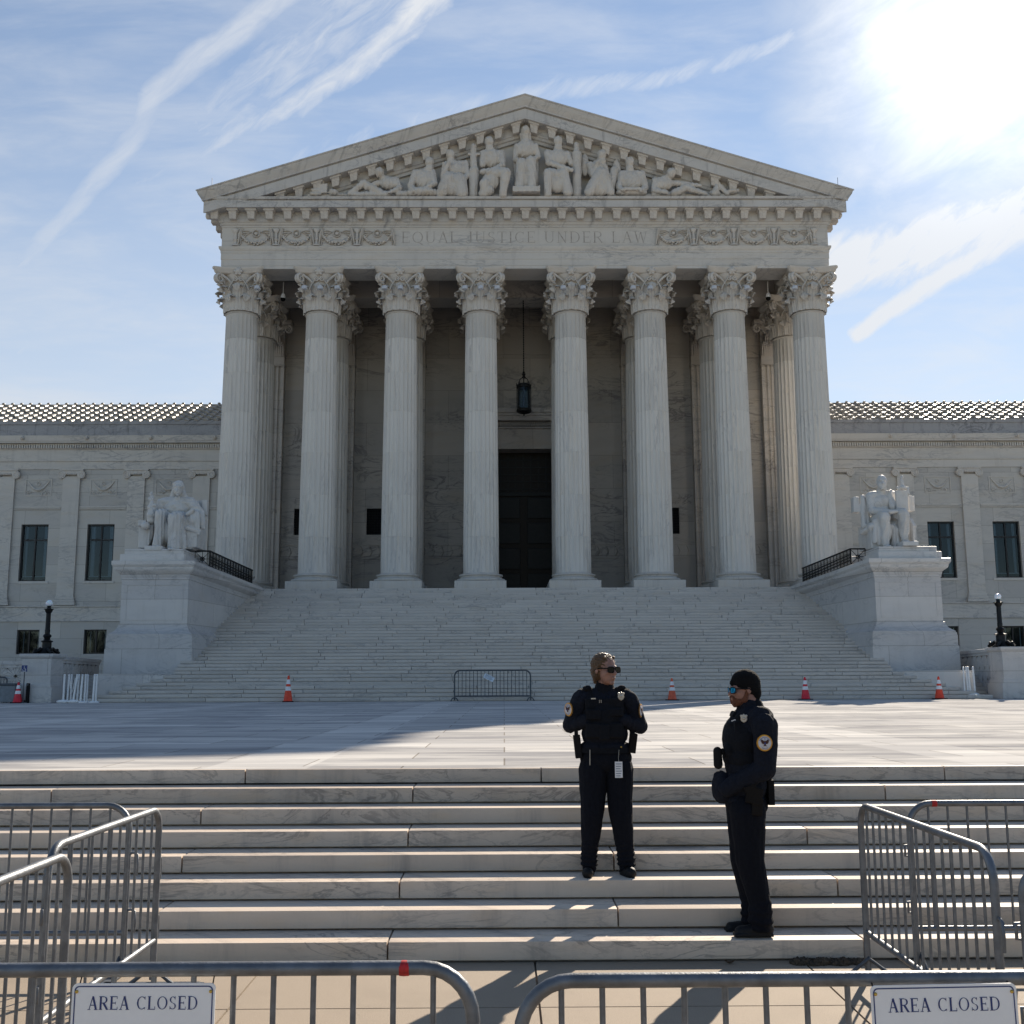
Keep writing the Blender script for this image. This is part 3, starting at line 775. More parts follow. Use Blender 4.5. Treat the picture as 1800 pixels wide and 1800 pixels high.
# side gutters rise to the raking cornice
for s in (-1, 1):
    bm = bmesh.new(); pr = [(.84, 25.30), (.90, 25.36), (1.0, 25.50), (1.09, 25.66), (1.11, 25.70), (.2, 25.75)]
    pth = [(XC-AE, 100), (XC-AE, YF-1.08)] if s < 0 else [(XC+AE, YF-1.08), (XC+AE, 100)]
    mould(bm, pr, pth); fin('side_gutter', bm, 'cornice', B, True, smooth=30)
# modillions
bm = bmesh.new()
def modil(bm, x, z, y0, y1, w=.24, h=.46, sh=0.0):
    """tapering bracket; sh shears it along a raking cornice"""
    vs = []
    for (ww, zz, ya) in ((w*.66, z-h, y0+.16), (w*.78, z-h*.35, y0+.05), (w*.80, z-.10, y0), (w*1.12, z-.09, y0-.04), (w*1.12, z, y0-.04)):
        vs.append([bm.verts.new((x+sx*ww, yy, zz-sh*sx*ww)) for sx, yy in ((-1, ya), (1, ya), (1, y1), (-1, y1))])
    for a, b in zip(vs, vs[1:]):
        for i in range(4): bm.faces.new((a[i], a[(i+1) % 4], b[(i+1) % 4], b[i]))
    bm.faces.new(vs[0][::-1]); bm.faces.new(vs[-1])
N = 34; sp = 2*(AE+.32)/(N)
bm.free(); bm = bmesh.new(); modil(bm, 0, 0, -.62, -.19); me_ = bpy.data.meshes.new('modillion'); bm.normal_update(); bm.to_mesh(me_); bm.free()
for i in range(N+1):
    link('modillion', me_, 'carved' if i == 0 else None, B, loc=(-AE-.32+i*sp, YF-51, 24.925-ZP))
bm = bmesh.new(); box(bm, -.22, .22, -.2, .2, -.425, 0, .03); me_ = bpy.data.meshes.new('side_modillion'); bm.to_mesh(me_); bm.free()
for s in (-1, 1):
    for j in range(9): link('side_modillion', me_, 'carved' if (s, j) == (-1, 0) else None, B, loc=(s*(AE+.42), YF+.3+j*.92-51, 24.925-ZP))
# lion-head like spouts at the eaves of the flanks
bm = bmesh.new()
bmesh.ops.create_icosphere(bm, subdivisions=3, radius=.2)
for v_ in bm.verts: v_.co *= 1+.28*noise.noise(v_.co*9)
me_ = bpy.data.meshes.new('eaves_spout'); bm.to_mesh(me_); bm.free()
for s in (-1, 1):
    for j in range(2): link('eaves_spout', me_, 'carved' if (s, j) == (-1, 0) else None, B, loc=(s*(AE+1.02), YF+1.2+j*5.0-51, 25.35-ZP))

# ---- pediment
ZA, TAN = 30.80, .3145; 
def rake(prof, yf=YF):
    bm = bmesh.new(); rows = []
    for o, h in prof:
        xt = AE+o
        rows.append([bm.verts.new((XC-xt, yf-o, ZA-TAN*xt+h)), bm.verts.new((XC, yf-o, ZA+h)), bm.verts.new((XC+xt, yf-o, ZA-TAN*xt+h))])
    for a, b in zip(rows, rows[1:]):
        for i in range(2): bm.faces.new((a[i], a[i+1], b[i+1], b[i]))
    bmesh.ops.recalc_face_normals(bm, faces=bm.faces); return bm
pd = None
bm = rake([(1.11, 0.0), (1.11, -.05), (1.06, -.08), (1.02, -.22), (.92, -.38), (.86, -.50), (.86, -.56), (.70, -.57), (.70, -.62), (.782, -.64), (.782, -1.16), (.18, -1.17), (.18, -1.62), (.14, -1.64), (.10, -1.76), (.02, -1.80), (.0, -1.94), (-.3, -1.95)])
pd = fin('pediment', bm, 'cornice', B, True, smooth=25)
bm = bmesh.new()      # tympanum wall and the ledge in front of it
a = [(-15.6, 25.30), (15.6, 25.30), (0, ZA-.9)]
f = [bm.verts.new((XC+x, YF+.16, z)) for x, z in a]; bm.faces.new(f)
box(bm, XC-10.9, XC+10.75, YF-.38, YF+.4, 25.46, 25.80, .02)
fin('tympanum', bm, 'facade', pd, True)
for s in (-1, 1):
    bm = bmesh.new(); modil(bm, 0, 0, -.62, -.16, sh=TAN*s); me_ = bpy.data.meshes.new('raking_modillion'); bm.normal_update(); bm.to_mesh(me_); bm.free()
    for i in range(15):
        x = s*(.45+i*.905); z = ZA-TAN*abs(x)-1.165
        if z-.46 < 25.2: continue
        link('raking_modillion', me_, 'carved' if i == 0 else None, pd, loc=(x, YF-51, z-ZP))
bm = bmesh.new()      # roof of the temple front
for s in (-1, 1):
    q = [(0, YF-1.10, ZA+.01), (s*(AE+1.11), YF-1.10, ZA-TAN*(AE+1.11)+.01), (s*(AE+1.11), 100, ZA-TAN*(AE+1.11)+.01), (0, 100, ZA+.01)]
    f = [bm.verts.new((XC+x, y, z)) for x, y, z in q]; bm.faces.new(f if s > 0 else f[::-1])
    g = [(0, 100, ZA), (s*(AE+1.1), 100, ZA-TAN*(AE+1.1)), (s*(AE+1.1), 100, 22), (0, 100, 22)]
    bm.faces.new([bm.verts.new((XC+x, y, z)) for x, y, z in g])
fin('main_roof', bm, 'roof', B, True)
bm = bmesh.new()
for s in (-1, 1): tube(bm, [(XC+s*(AE+.35), YF-1, 25.85), (XC+s*(AE+.35), YF-1, 26.35)], .012, 5)
fin('lightning_rods', bm, 'bronze', B, True)

# ---- inscription and carved frieze
bm = bmesh.new()
letters(bm, 'EQUAL JUSTICE UNDER LAW', XC-6.22, 23.36, .60, YF-.022, .16, .004, .62, width=12.35)
fin('inscription', bm, 'cut_shade', B, True)
bm = bmesh.new()
for x0, x1 in ((-6.62, -6.56), (6.56, 6.62)): box(bm, XC+x0, XC+x1, YF-.04, YF-.015, 23.17, 24.14)
for z in (23.20, 24.08): box(bm, XC-6.55, XC+6.55, YF-.035, YF-.015, z, z+.05)
fin('inscription_frame', bm, 'facade', B, True)
def swag_mesh():
    bm = bmesh.new(); r = random.Random(11)
    def ball(x, y, z, q, sub=1, sc=(1, .6, 1)):
        g = bmesh.ops.create_icosphere(bm, subdivisions=sub, radius=q)
        bmesh.ops.transform(bm, matrix=Matrix.Translation((x, y, z)) @ Matrix.Diagonal((*sc, 1)), verts=g['verts'])
    # garland of fruit hung between two torch-like stands
    for i in range(70):
        t = r.uniform(-1, 1); x = t*.68; z = .14+.42*t*t*abs(t)**.3+r.uniform(-.06, .10)*(1.3-abs(t)); ball(x, -.02-r.uniform(0, .05), z, r.uniform(.035, .07))
    tube(bm, [(.17*math.cos(a*PI/10), -.03, .66+.17*math.sin(a*PI/10)) for a in range(21)], .03, 6)
    ball(0, -.02, .66, .09, 2)
    for s in (-1, 1):
        for i in range(5):      # ribbons falling from the ring
            tube(bm, [(s*(.2+.1*i*.5), -.02, .74-.02*i), (s*(.42+.05*i), -.03, .82-.11*i), (s*(.62+.03*i), -.02, .80-.13*i)], .018, 5)
        x = s*.80             # slender wing flanking the stand
        tube(bm, [(s*.70, -.03, .92), (s*.76, -.05, .6), (s*.80, -.04, .3), (s*.86, -.03, .04)], [.05, .06, .045, .02], 6)
        tube(bm, [(s*.64, -.02, .95), (s*.68, -.04, .7), (s*.70, -.03, .4), (s*.72, -.02, .1)], [.03, .04, .035, .02], 6)
    return bm
bm = swag_mesh()
for v_ in bm.verts: v_.co.y = v_.co.y*2.1+.01; v_.co.x *= 1.06; v_.co.z = v_.co.z*1.04-.02
sw = fin('garland_panel', bm, 'carved', B, False, loc=(0, 0, 0), smooth=60)
SWX = [7.42, 9.44, 11.46, 13.48]
first = True
for s in (-1, 1):
    for x in SWX:
        o = sw if first else sw.copy()
        if not first: COL.objects.link(o)
        first = False; o.parent = B; o.location = (s*x, YF-.02-51, 23.17-ZP)
bm = bmesh.new()
lathe(bm, [(.16, .02), (.15, .10), (.06, .14), (.05, .3), (.11, .36), (.07, .42), (.05, .7), (.12, .78), (.15, .88), (.1, .95)], 10)
for v_ in bm.verts: v_.co.y = v_.co.y*.8-.04; v_.co.x *= 1.25
cs = fin('torch_relief', bm, 'carved', B, smooth=60)
first = True
for s in (-1, 1):
    for x in (8.43, 10.45, 12.47, 14.49):
        o = cs if first else cs.copy()
        if not first: COL.objects.link(o)
        first = False; o.parent = B; o.location = (s*x, YF-.02-51, 23.17-ZP)

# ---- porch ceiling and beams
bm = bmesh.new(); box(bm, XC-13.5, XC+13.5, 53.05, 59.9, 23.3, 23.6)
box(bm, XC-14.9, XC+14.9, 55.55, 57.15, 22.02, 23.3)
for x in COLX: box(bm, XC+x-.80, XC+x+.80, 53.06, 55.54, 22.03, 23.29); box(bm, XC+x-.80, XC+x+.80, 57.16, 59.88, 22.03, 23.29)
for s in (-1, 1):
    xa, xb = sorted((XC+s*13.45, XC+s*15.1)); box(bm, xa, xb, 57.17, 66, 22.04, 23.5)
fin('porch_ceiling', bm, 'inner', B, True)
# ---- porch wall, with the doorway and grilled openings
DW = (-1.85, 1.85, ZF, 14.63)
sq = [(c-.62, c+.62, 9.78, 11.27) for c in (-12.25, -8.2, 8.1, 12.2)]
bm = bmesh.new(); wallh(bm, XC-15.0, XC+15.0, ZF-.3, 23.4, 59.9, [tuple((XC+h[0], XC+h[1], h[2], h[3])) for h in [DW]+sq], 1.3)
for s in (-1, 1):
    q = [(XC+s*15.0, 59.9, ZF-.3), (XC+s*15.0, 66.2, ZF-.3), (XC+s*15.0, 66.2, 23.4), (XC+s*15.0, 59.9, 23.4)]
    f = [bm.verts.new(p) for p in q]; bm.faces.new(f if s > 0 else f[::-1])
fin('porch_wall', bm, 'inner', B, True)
bm = bmesh.new()
for z, o, h in ((8.42, .05, .07), (9.18, .05, .08), (20.18, .06, .10), (20.0, .03, .05)):
    for a_, b_ in ((-14.9, -2.2), (2.2, 14.9)) if z < 15 else ((-14.9, 14.9),): box(bm, XC+a_, XC+b_, 59.9-o, 59.91, z, z+h)
for s in (-1, 1):          # carved band
    for i in range(24):
        x = s*(2.6+i*.5); tube(bm, [(XC+x, 59.87, 8.56), (XC+x+.12, 59.86, 8.8), (XC+x, 59.87, 9.1)], .03, 4)
fin('wall_bands', bm, 'inner', B, True)
bm = bmesh.new()           # doorcase
for (x0, x1, z0, z1, o) in ((-2.45, -1.85, ZF, 15.2, .14), (1.85, 2.45, ZF, 15.2, .14), (-1.85, 1.85, 14.63, 15.2, .14), (-2.5, 2.5, 15.2, 15.8, .12), (-2.62, 2.62, 15.8, 15.9, .22), (-2.75, 2.75, 16.2, 16.45, .55), (-2.85, 2.85, 16.45, 16.62, .62), (-3.0, 3.0, 16.62, 16.88, .70)):
    box(bm, XC+x0, XC+x1, 59.9-o, 59.95, z0, z1, .01)
for i in range(46): box(bm, XC-2.62+i*.1165, XC-2.62+i*.1165+.07, 59.62, 59.9, 15.94, 16.16)
for s in (-1, 1): box(bm, XC+s*2.62-.16, XC+s*2.62+.16, 59.45, 59.9, 15.3, 16.2, .05)
fin('doorcase', bm, 'inner', B, True)
bm = bmesh.new(); box(bm, XC-1.85, XC+1.85, 60.9, 61.0, ZF, 14.63)
dr = fin('door', bm, 'door', B, True)
bm = bmesh.new()
for s in (-1, 1):
    for j in range(4): 
        z = ZF+.45+j*1.45; xa, xb = sorted((XC+s*.2, XC+s*1.65)); box(bm, xa, xb, 60.84, 60.9, z, z+1.2, .03)
box(bm, XC-1.85, XC+1.85, 60.8, 60.9, 12.1, 12.35, .02)
for i in range(9): box(bm, XC-1.8+i*.44, XC-1.8+i*.44+.07, 60.84, 60.9, 12.4, 14.55)
for i in range(5): box(bm, XC-1.8, XC+1.8, 60.86, 60.9, 12.5+i*.42, 12.56+i*.42)
fin('door_panels', bm, 'bronze', dr, True)
first = None
for h in sq:
    bm = bmesh.new(); x0, x1 = XC+h[0], XC+h[1]
    for i in range(9): tube(bm, [(x0+i*(x1-x0)/8, 60.05, h[2]), (x0+i*(x1-x0)/8, 60.05, h[3])], .018, 5)
    for i in range(11): tube(bm, [(x0, 60.05, h[2]+i*(h[3]-h[2])/10), (x1, 60.05, h[2]+i*(h[3]-h[2])/10)], .018, 5)
    gq = fin('window_grille', bm, 'bronze', B, True)
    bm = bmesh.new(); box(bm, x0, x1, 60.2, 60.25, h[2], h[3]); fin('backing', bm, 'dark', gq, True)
# ---- pilasters behind the columns
def pil_mesh():
    bm = bmesh.new(); w, hh = .70, 13.88
    box(bm, -w-.28, w+.28, -.22, .5, 0, .35, .01); box(bm, -w-.2, w+.2, -.15, .5, .35, .55, .05); box(bm, -w-.1, w+.1, -.08, .5, .55, .75, .04)
    n = 5; pts = [(-w, .5), (-w, 0)]
    for i in range(n):
        a_ = -w+.10+i*(2*w-.2)/n; b_ = a_+(2*w-.2)/n
        pts += [(a_+.03, 0)]+[(a_+.03+(b_-a_-.06)*(.5-.5*math.cos(PI*q/5)), .10*math.sin(PI*q/5)) for q in range(1, 5)]+[(b_-.03, 0)]
    pts += [(w, 0), (w, .5)]
    prism(bm, pts, .75, hh-.5)
    box(bm, -w-.05, w+.05, -.06, .5, hh-.5, hh-.4, .02); box(bm, -w, w, -.01, .5, hh-.4, hh+.1); 
    r = random.Random(4)
    for tier, (z0, h, o) in enumerate(((hh+.05, .62, .10), (hh+.05, 1.15, .16))):
        for i in range(4 if tier == 0 else 3):
            x = -w+.18+(i+(0 if tier == 0 else .5))*(2*w-.36)/3
            for q in (-.12, 0, .12): tube(bm, [(x+q*.8, -.02, z0), (x+q, -.06-o*.5, z0+h*.6), (x+q*.9, -.12-o, z0+h), (x+q*.7, -.26-o, z0+h+.06), (x+q*.5, -.30-o, z0+h-.08)], .06, 5)
    box(bm, -w, w, .0, .5, hh, hh+1.9)
    for s in (-1, 1):
        volute(bm, (s*.92, -.12, hh+1.62), (s, 0, 0), .24, 1.5, .09, 22, PI*.5)
        tube(bm, [(s*.3, -.06, hh+1.0), (s*.5, -.12, hh+1.5), (s*.85, -.12, hh+1.84)], .06, 5)
        volute(bm, (s*.22, -.12, hh+1.5), (-s, 0, 0), .15, 1.3, .06, 16, PI*.5)
    box(bm, -1.12, 1.12, -.28, .5, hh+1.88, hh+2.14, .04)
    me = bpy.data.meshes.new('pilaster'); bm.normal_update(); bm.to_mesh(me); bm.free(); return me
PM = pil_mesh()
for i, x in enumerate(COLX): link('porch_pilaster', PM, 'inner' if i else 'inner', B, loc=(x, 59.42-51, ZF-ZP), smooth=40)

# ---- the wings
YW = 66.0
def wing(s):
    lo_, hi = 14.5, 47.0
    wins = [(c-.83, c+.83, 7.82, 11.32) for c in (17.9, 21.9, 25.9, 29.95, 33.9, 37.9, 41.9)]
    gws = [(c-.68, c+.68, 3.40, 4.87) for c in (17.9, 21.9, 25.9, 29.95, 33.9, 37.9, 41.9)]
    mx = lambda h: tuple(sorted((XC+s*h[0], XC+s*h[1])))+h[2:]
    xa, xb = sorted((XC+s*lo_, XC+s*hi))
    bm = bmesh.new(); wallh(bm, xa, xb, 0, 15.3, YW, [mx(h) for h in wins+gws], .42)
    fin('wing_wall', bm, 'ashlar', B, True)
    def strip(name, prof, m):
        bm = bmesh.new(); pth = [(xa, YW), (xb, YW)]; mould(bm, prof, pth); return fin(name, bm, m, B, True, smooth=30)
    strip('wing_entablature', [(.02, 14.74), (.06, 14.75), (.06, 15.22), (.12, 15.24), (.13, 15.31), (.05, 15.32), (.05, 15.98), (.12, 16.0), (.14, 16.04), (.14, 16.34), (.42, 16.36), (.42, 16.44), (.46, 16.46), (.50, 16.72), (.52, 16.80), (.30, 16.84)], 'facade')
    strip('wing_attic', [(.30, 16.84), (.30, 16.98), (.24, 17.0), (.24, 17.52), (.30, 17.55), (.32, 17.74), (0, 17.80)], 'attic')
    strip('string_course', [(0, 5.34), (.10, 5.36), (.10, 5.42), (.07, 5.44), (.07, 6.20), (.16, 6.24), (.16, 6.31), (0, 6.33)], 'facade')
    bm = bmesh.new()
    n = int((hi-15)/.115)
    for i in range(n):
        x = s*(15.1+i*.115*1.30)
        if abs(x) > 46.5: break
        box(bm, XC+x-.045, XC+x+.045, YW-.26, YW-.14, 16.06, 16.28)
    fin('dentils', bm, 'facade', B, True)
    bm = bmesh.new(); bmesh.ops.create_icosphere(bm, subdivisions=3, radius=.13)
    for v_ in bm.verts: v_.co *= 1+.35*noise.noise(v_.co*16)
    me_ = bpy.data.meshes.new('gutter_spout'); bm.to_mesh(me_); bm.free()
    for i, c in enumerate([19.0+i*3.95 for i in range(7)]): link('gutter_spout', me_, 'carved' if i == 0 else None, B, loc=(s*c, YW-.52-51, 16.64-ZP))
    # pilasters with ionic heads
    for c in (15.8, 19.82, 23.83, 27.83, 31.85, 35.9, 39.9, 43.9):
        bm = bmesh.new(); x = XC+s*c
        box(bm, x-.52, x+.52, YW-.14, YW, 6.86, 14.28)
        box(bm, x-.66, x+.66, YW-.26, YW, 6.34, 6.52, .01); box(bm, x-.62, x+.62, YW-.22, YW, 6.52, 6.68, .04); box(bm, x-.57, x+.57, YW-.18, YW, 6.68, 6.86, .03)
        p = fin('wing_pilaster', bm, 'facade', B, True)
        bm = bmesh.new()
        box(bm, x-.74, x+.74, YW-.24, YW, 14.64, 14.74, .01); box(bm, x-.62, x+.62, YW-.2, YW, 14.42, 14.64, .03)
        for i in range(6): 
            g = bmesh.ops.create_icosphere(bm, subdivisions=1, radius=.06); bmesh.ops.transform(bm, matrix=Matrix.Translation((x-.25+i*.1, YW-.21, 14.42)), verts=g['verts'])
        for q in (-1, 1):
            cx_ = x+q*.60; n = 20
            rr_ = [bm.verts.new((cx_+.25*math.cos(2*PI*k/n), YW-.22, 14.40+.25*math.sin(2*PI*k/n))) for k in range(n)]; r2 = [bm.verts.new((w.co.x, YW, w.co.z)) for w in rr_]
            bm.faces.new(rr_)
            for k in range(n): bm.faces.new((rr_[k], r2[k], r2[(k+1) % n], rr_[(k+1) % n]))
            volute(bm, (cx_, YW-.22, 14.40), (q, 0, 0), .22, 1.6, .035, 24, PI*.5)
        fin('ionic_capital', bm, 'carved', p, True, smooth=40)
    # relief tablets and sills between the pilasters
    for c in (17.85, 21.85, 25.87, 29.88, 33.9, 37.9, 41.9):
        bm = bmesh.new(); x = XC+s*c
        for (a_, b_, z0, z1) in ((-.82, .82, 14.10, 14.15), (-.82, .82, 13.10, 13.15), (-.82, -.77, 13.15, 14.10), (.77, .82, 13.15, 14.10)): box(bm, x+a_, x+b_, YW-.035, YW, z0, z1)
        tube(bm, [(x-.66+1.32*t, YW-.03, 14.0-.55*math.sin(PI*t)) for t in [i/14 for i in range(15)]], [.02+.07*math.sin(PI*i/14) for i in range(15)], 6)
        tube(bm, [(x+.11*math.cos(a*PI/6), YW-.03, 13.86+.11*math.sin(a*PI/6)) for a in range(13)], .022, 5)
        r = random.Random(int(c*10))
        for i in range(26):
            q_ = r.choice((-1, 1)); g = bmesh.ops.create_icosphere(bm, subdivisions=1, radius=r.uniform(.025, .05)); bmesh.ops.transform(bm, matrix=Matrix.Translation((x+q_*r.uniform(.15, .7), YW-.015, r.uniform(13.2, 13.42))), verts=g['verts'])
        fin('relief_tablet', bm, 'facade', B, True, smooth=60)
        bm = bmesh.new(); box(bm, x-1.46, x+1.46, YW-.07, YW, 12.24, 12.30, .01); box(bm, x-1.46, x+1.46, YW-.05, YW, 12.33, 12.44, .02); box(bm, x-.95, x+.95, YW-.05, YW, 7.66, 7.81, .01)
        fin('lintel_band', bm, 'facade', B, True)
    # windows
    for j, h in enumerate(wins+gws):
        x0, x1, z0, z1 = mx(h); big_ = j < len(wins); y = YW+.22; fw_ = .09
        bm = bmesh.new()
        box(bm, x0, x0+fw_, y-.05, y+.05, z0, z1); box(bm, x1-fw_, x1, y-.05, y+.05, z0, z1); box(bm, x0+fw_, x1-fw_, y-.05, y+.05, z1-fw_, z1); box(bm, x0+fw_, x1-fw_, y-.05, y+.05, z0, z0+fw_)
        xm = (x0+x1)/2; box(bm, xm-.045, xm+.045, y-.045, y+.045, z0+fw_, z1-fw_)
        if big_: box(bm, x0+fw_, xm-.045, y-.04, y+.04, z1-1.0, z1-.9); box(bm, xm+.045, x1-fw_, y-.04, y+.04, z1-1.0, z1-.9)
        w = fin('window', bm, 'frame', B, True)
        bm = bmesh.new(); f = [bm.verts.new(p) for p in ((x0+.02, y+.02, z0+.02), (x1-.02, y+.02, z0+.02), (x1-.02, y+.02, z1-.02), (x0+.02, y+.02, z1-.02))]; bm.faces.new(f)
        fin('pane', bm, 'glass', w, True)
        bm = bmesh.new(); r = random.Random(j+(7 if s > 0 else 0))
        if big_:
            for (a_, b_) in ((x0+.16, x0+.28+r.uniform(0, .12)), (x1-.3-r.uniform(0, .1), x1-.16)):
                n = 6; L_ = [[bm.verts.new((a_+(b_-a_)*i/n, y+.16+.03*math.sin(i*2.2), z)) for i in range(n+1)] for z in (z0+.3, z1-.1)]
                for i in range(n): bm.faces.new((L_[0][i], L_[0][i+1], L_[1][i+1], L_[1][i]))
            box(bm, x0+.12, x1-.12, y+.12, y+.15, z0+.28, z0+.33)
        else:
            box(bm, xm-.4, xm-.36, y+.1, y+.12, z0+.1, z1-.1); box(bm, x1-.2, x1-.15, y+.1, y+.12, z0+.1, z1-.1)
        fin('curtain', bm, 'curtain', w, True)
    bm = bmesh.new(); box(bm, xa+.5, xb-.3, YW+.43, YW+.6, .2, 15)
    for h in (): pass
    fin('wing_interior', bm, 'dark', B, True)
    # body and tiled roof
    zr, ze, yr = 20.22, 17.78, 71.2
    bm = bmesh.new()
    q = [(xa, YW-.05, ze-.06), (xb, YW-.05, ze-.06), (xb, yr, zr-.06), (xa, yr, zr-.06)]; bm.faces.new([bm.verts.new(p) for p in q])
    q = [(xa, 88, 17.5), (xb, 88, 17.5), (xb, 88, 0), (xa, 88, 0)]; bm.faces.new([bm.verts.new(p) for p in q])
    q = [(xa, yr, zr-.06), (xb, yr, zr-.06), (xb, 88, 17.5), (xa, 88, 17.5)]; bm.faces.new([bm.verts.new(p) for p in q])
    for xx in (xa, xb):
        q = [(xx, YW, 0), (xx, 88, 0), (xx, 88, 17.5), (xx, yr, zr-.06), (xx, YW-.05, ze-.06)]; bm.faces.new([bm.verts.new(p) for p in q])
    fin('wing_roof', bm, 'roof', B, True)
    bm = bmesh.new(); pitch_ = (zr-ze)/(yr-YW); nrow = 7; sp = .605; rt = random.Random(5)
    ncol = int((hi-14.6)/sp)
    for i in range(ncol):
        x = XC+s*(14.9+i*sp)
        for j in range(nrow):
            y0 = YW-.02+j*(yr-YW)/nrow; y1 = y0+(yr-YW)/nrow+.06
            zz0 = ze+(y0-YW)*pitch_+.09+rt.uniform(-.02, .03); zz1 = ze+(y1-YW)*pitch_+rt.uniform(-.02, .01)
            rows = []
            for (yy, zz, rad_) in ((y0, zz0, .135), (y1, zz1, .105)):
                rows.append([bm.verts.new((x+rad_*1.05*math.cos(PI*k/7), yy, zz-.06+rad_*math.sin(PI*k/7))) for k in range(8)])
            for k in range(7): bm.faces.new((rows[0][k+1], rows[0][k], rows[1][k], rows[1][k+1]))
            bm.faces.new(rows[0])
            # flat pan tile with a lip
            v4 = [bm.verts.new(p) for p in ((x+.05, y0, zz0-.05), (x+sp-.05, y0, zz0-.05), (x+sp-.05, y1, zz1-.055), (x+.05, y1, zz1-.055))]; bm.faces.new(v4)
            v5 = [bm.verts.new(p) for p in ((x+.05, y0, zz0-.13), (x+sp-.05, y0, zz0-.13))]; bm.faces.new((v5[0], v5[1], v4[1], v4[0]))
    for j in range(ncol):
        g = bmesh.ops.create_icosphere(bm, subdivisions=1, radius=.12); bmesh.ops.transform(bm, matrix=Matrix.Translation((XC+s*(14.9+j*sp), yr, zr+.05)), verts=g['verts'])
    box(bm, xa, xb, yr-.05, yr+.2, zr-.06, zr+.02)
    fin('roof_tiles', bm, 'roof', B, True, smooth=50)
wing(-1); wing(1)
bm = bmesh.new()
for s in (-1, 1):
    x = XC+s*14.98
    q = [(x, 66, 0), (x, 100, 0), (x, 100, 25.6), (x, 66, 25.6)]; bm.faces.new([bm.verts.new(p) for p in q])
fin('flank_wall', bm, 'ashlar', B, True)
# ============================================================ SCULPTURE
def folds(amp, fx, fz=0.0, ns=3.0, seed=0.0, side=.3):
    def f(co, n):
        q = noise.noise(Vector((co.x*ns+seed, co.y*ns, co.z*ns*.5)))
        w = math.sin(co.x*fx+co.z*fz+q*5.0)*.6+math.sin(co.x*fx*.53-co.z*fz*.7+q*7+1.3)*.4
        return amp*w*(1-side*abs(n.z))+amp*.35*noise.noise(co*ns*4)
    return f
def ridges(amp, fx, fz=0.0, ns=1.6, seed=0.0, wob=5.5):
    # drapery: narrow crests with rounded valleys that wander down the body
    def f(co, n):
        q = noise.noise(Vector((co.x*ns+seed, co.y*ns, co.z*ns*.6))); q2 = noise.noise(co*ns*2.7)
        w = 1-2*abs(math.sin(co.x*fx*.5+co.z*fz*.5+co.y*fx*.3+q*wob+q2*wob*.25)); w2 = 1-2*abs(math.sin(co.x*fx*.23-co.z*fz*.6+q2*wob))
        return amp*(w*.62+w2*.5)+amp*.3*noise.noise(co*ns*6)
    return f
def relief(name, parts, lab=None):
    ps = []
    if name == 'relief_figure':
        parts = [parts[0]]+[(p[0], p[1], p[2], p[3]*1.16, p[4]*1.12) if p[0] == 'c' else (p[0], p[1], tuple(q*1.10 for q in p[2])) for p in parts[1:]]
        tz = parts[2][1][2]; top = [Vector(p[1]) for p in parts[3:] if p[0] == 'c' and p[1][2] > tz+.08 and p[3] >= 4.5]
        h = Vector(parts[0][1]); top = [q for q in top if abs(q.x-h.x) < .85 and h.z-q.z > .25]
        if len(top) > 1: parts = parts+[('c', min(top, key=lambda q: q.x), max(top, key=lambda q: q.x), 6.5, 6.5), ('c', h, h+Vector((0, .05, -.35)), 5.5, 7.5)]
    o = sculpt(name, parts, .028, 2, ridges(.020, 30, 5, 1.2, 0, 3), 'carved', pd, True, .0284)
    return o
RF = lambda h: [('e', h, (6.6, 7.5, 8.6))]
def rhead(x, z_, t=0): return None
relief('relief_figure', [('e', (1.1740,50.9500,29.1240), (8.2,9,9.8)), ('c', (1.1740,51.0500,28.9320), (1.1720,51.0500,28.5630), 5, 8), ('e', (1.1990,51.0500,28.1940), (17,10,16)), ('c', (0.7400,51.0500,28.3170), (0.6220,51.0500,27.6430), 5, 4.5), ('c', (0.6220,51.0500,27.6430), (0.8740,50.7500,27.3690), 4.5, 3.5), ('c', (1.6590,51.0500,28.3170), (1.7980,51.0500,27.7650), 5, 4.5), ('c', (1.7980,51.0500,27.7650), (1.3280,50.7000,27.3440), 4.5, 3.5), ('c', (0.9590,50.7500,27.2480), (0.8370,50.7000,25.9540), 9, 8), ('c', (1.4150,50.7500,27.3690), (1.4600,50.6500,25.9900), 9, 7), ('e', (1.1840,50.8500,26.5700), (19,9,22)), ('b', (1.1780,50.8000,25.7610), (22,14,5)), ('b', (1.1970,51.3000,27.1570), (20,6,32)), ('c', (0.9740,51.1000,29.0200), (1.0010,51.1000,28.5890), 3, 3), ('c', (1.3780,51.1000,29.0200), (1.3750,51.1000,28.5890), 3, 3)])
relief('relief_figure', [('e', (-0.6650,50.9500,28.5420), (8.2,9,9.8)), ('c', (-0.6670,51.0500,28.4100), (-0.6670,51.0500,28.0730), 4.5, 7), ('e', (-0.5530,51.0500,27.7050), (16,10,17)), ('c', (-0.9830,51.0500,27.9500), (-1.0090,50.9500,27.2890), 5.5, 5), ('c', (-1.0080,50.8500,26.8740), (-0.2090,50.6500,26.9260), 4.5, 4), ('c', (-0.0360,51.0500,27.9500), (0.0190,50.8500,27.2380), 6, 5), ('c', (0.0190,50.8500,27.2380), (-0.7190,50.6000,26.7200), 5, 4), ('c', (-0.8900,50.6500,26.1720), (-0.8920,50.7500,25.6790), 8, 7), ('c', (-0.4950,50.8500,26.7530), (0.1310,50.5000,26.6700), 9, 8), ('c', (0.1590,50.5000,26.6100), (0.0140,50.6000,25.5470), 8, 6), ('e', (-0.5530,50.8500,26.3900), (15,10,15)), ('c', (-0.6660,50.7500,25.8290), (-0.9490,50.7500,25.6790), 8, 8)])
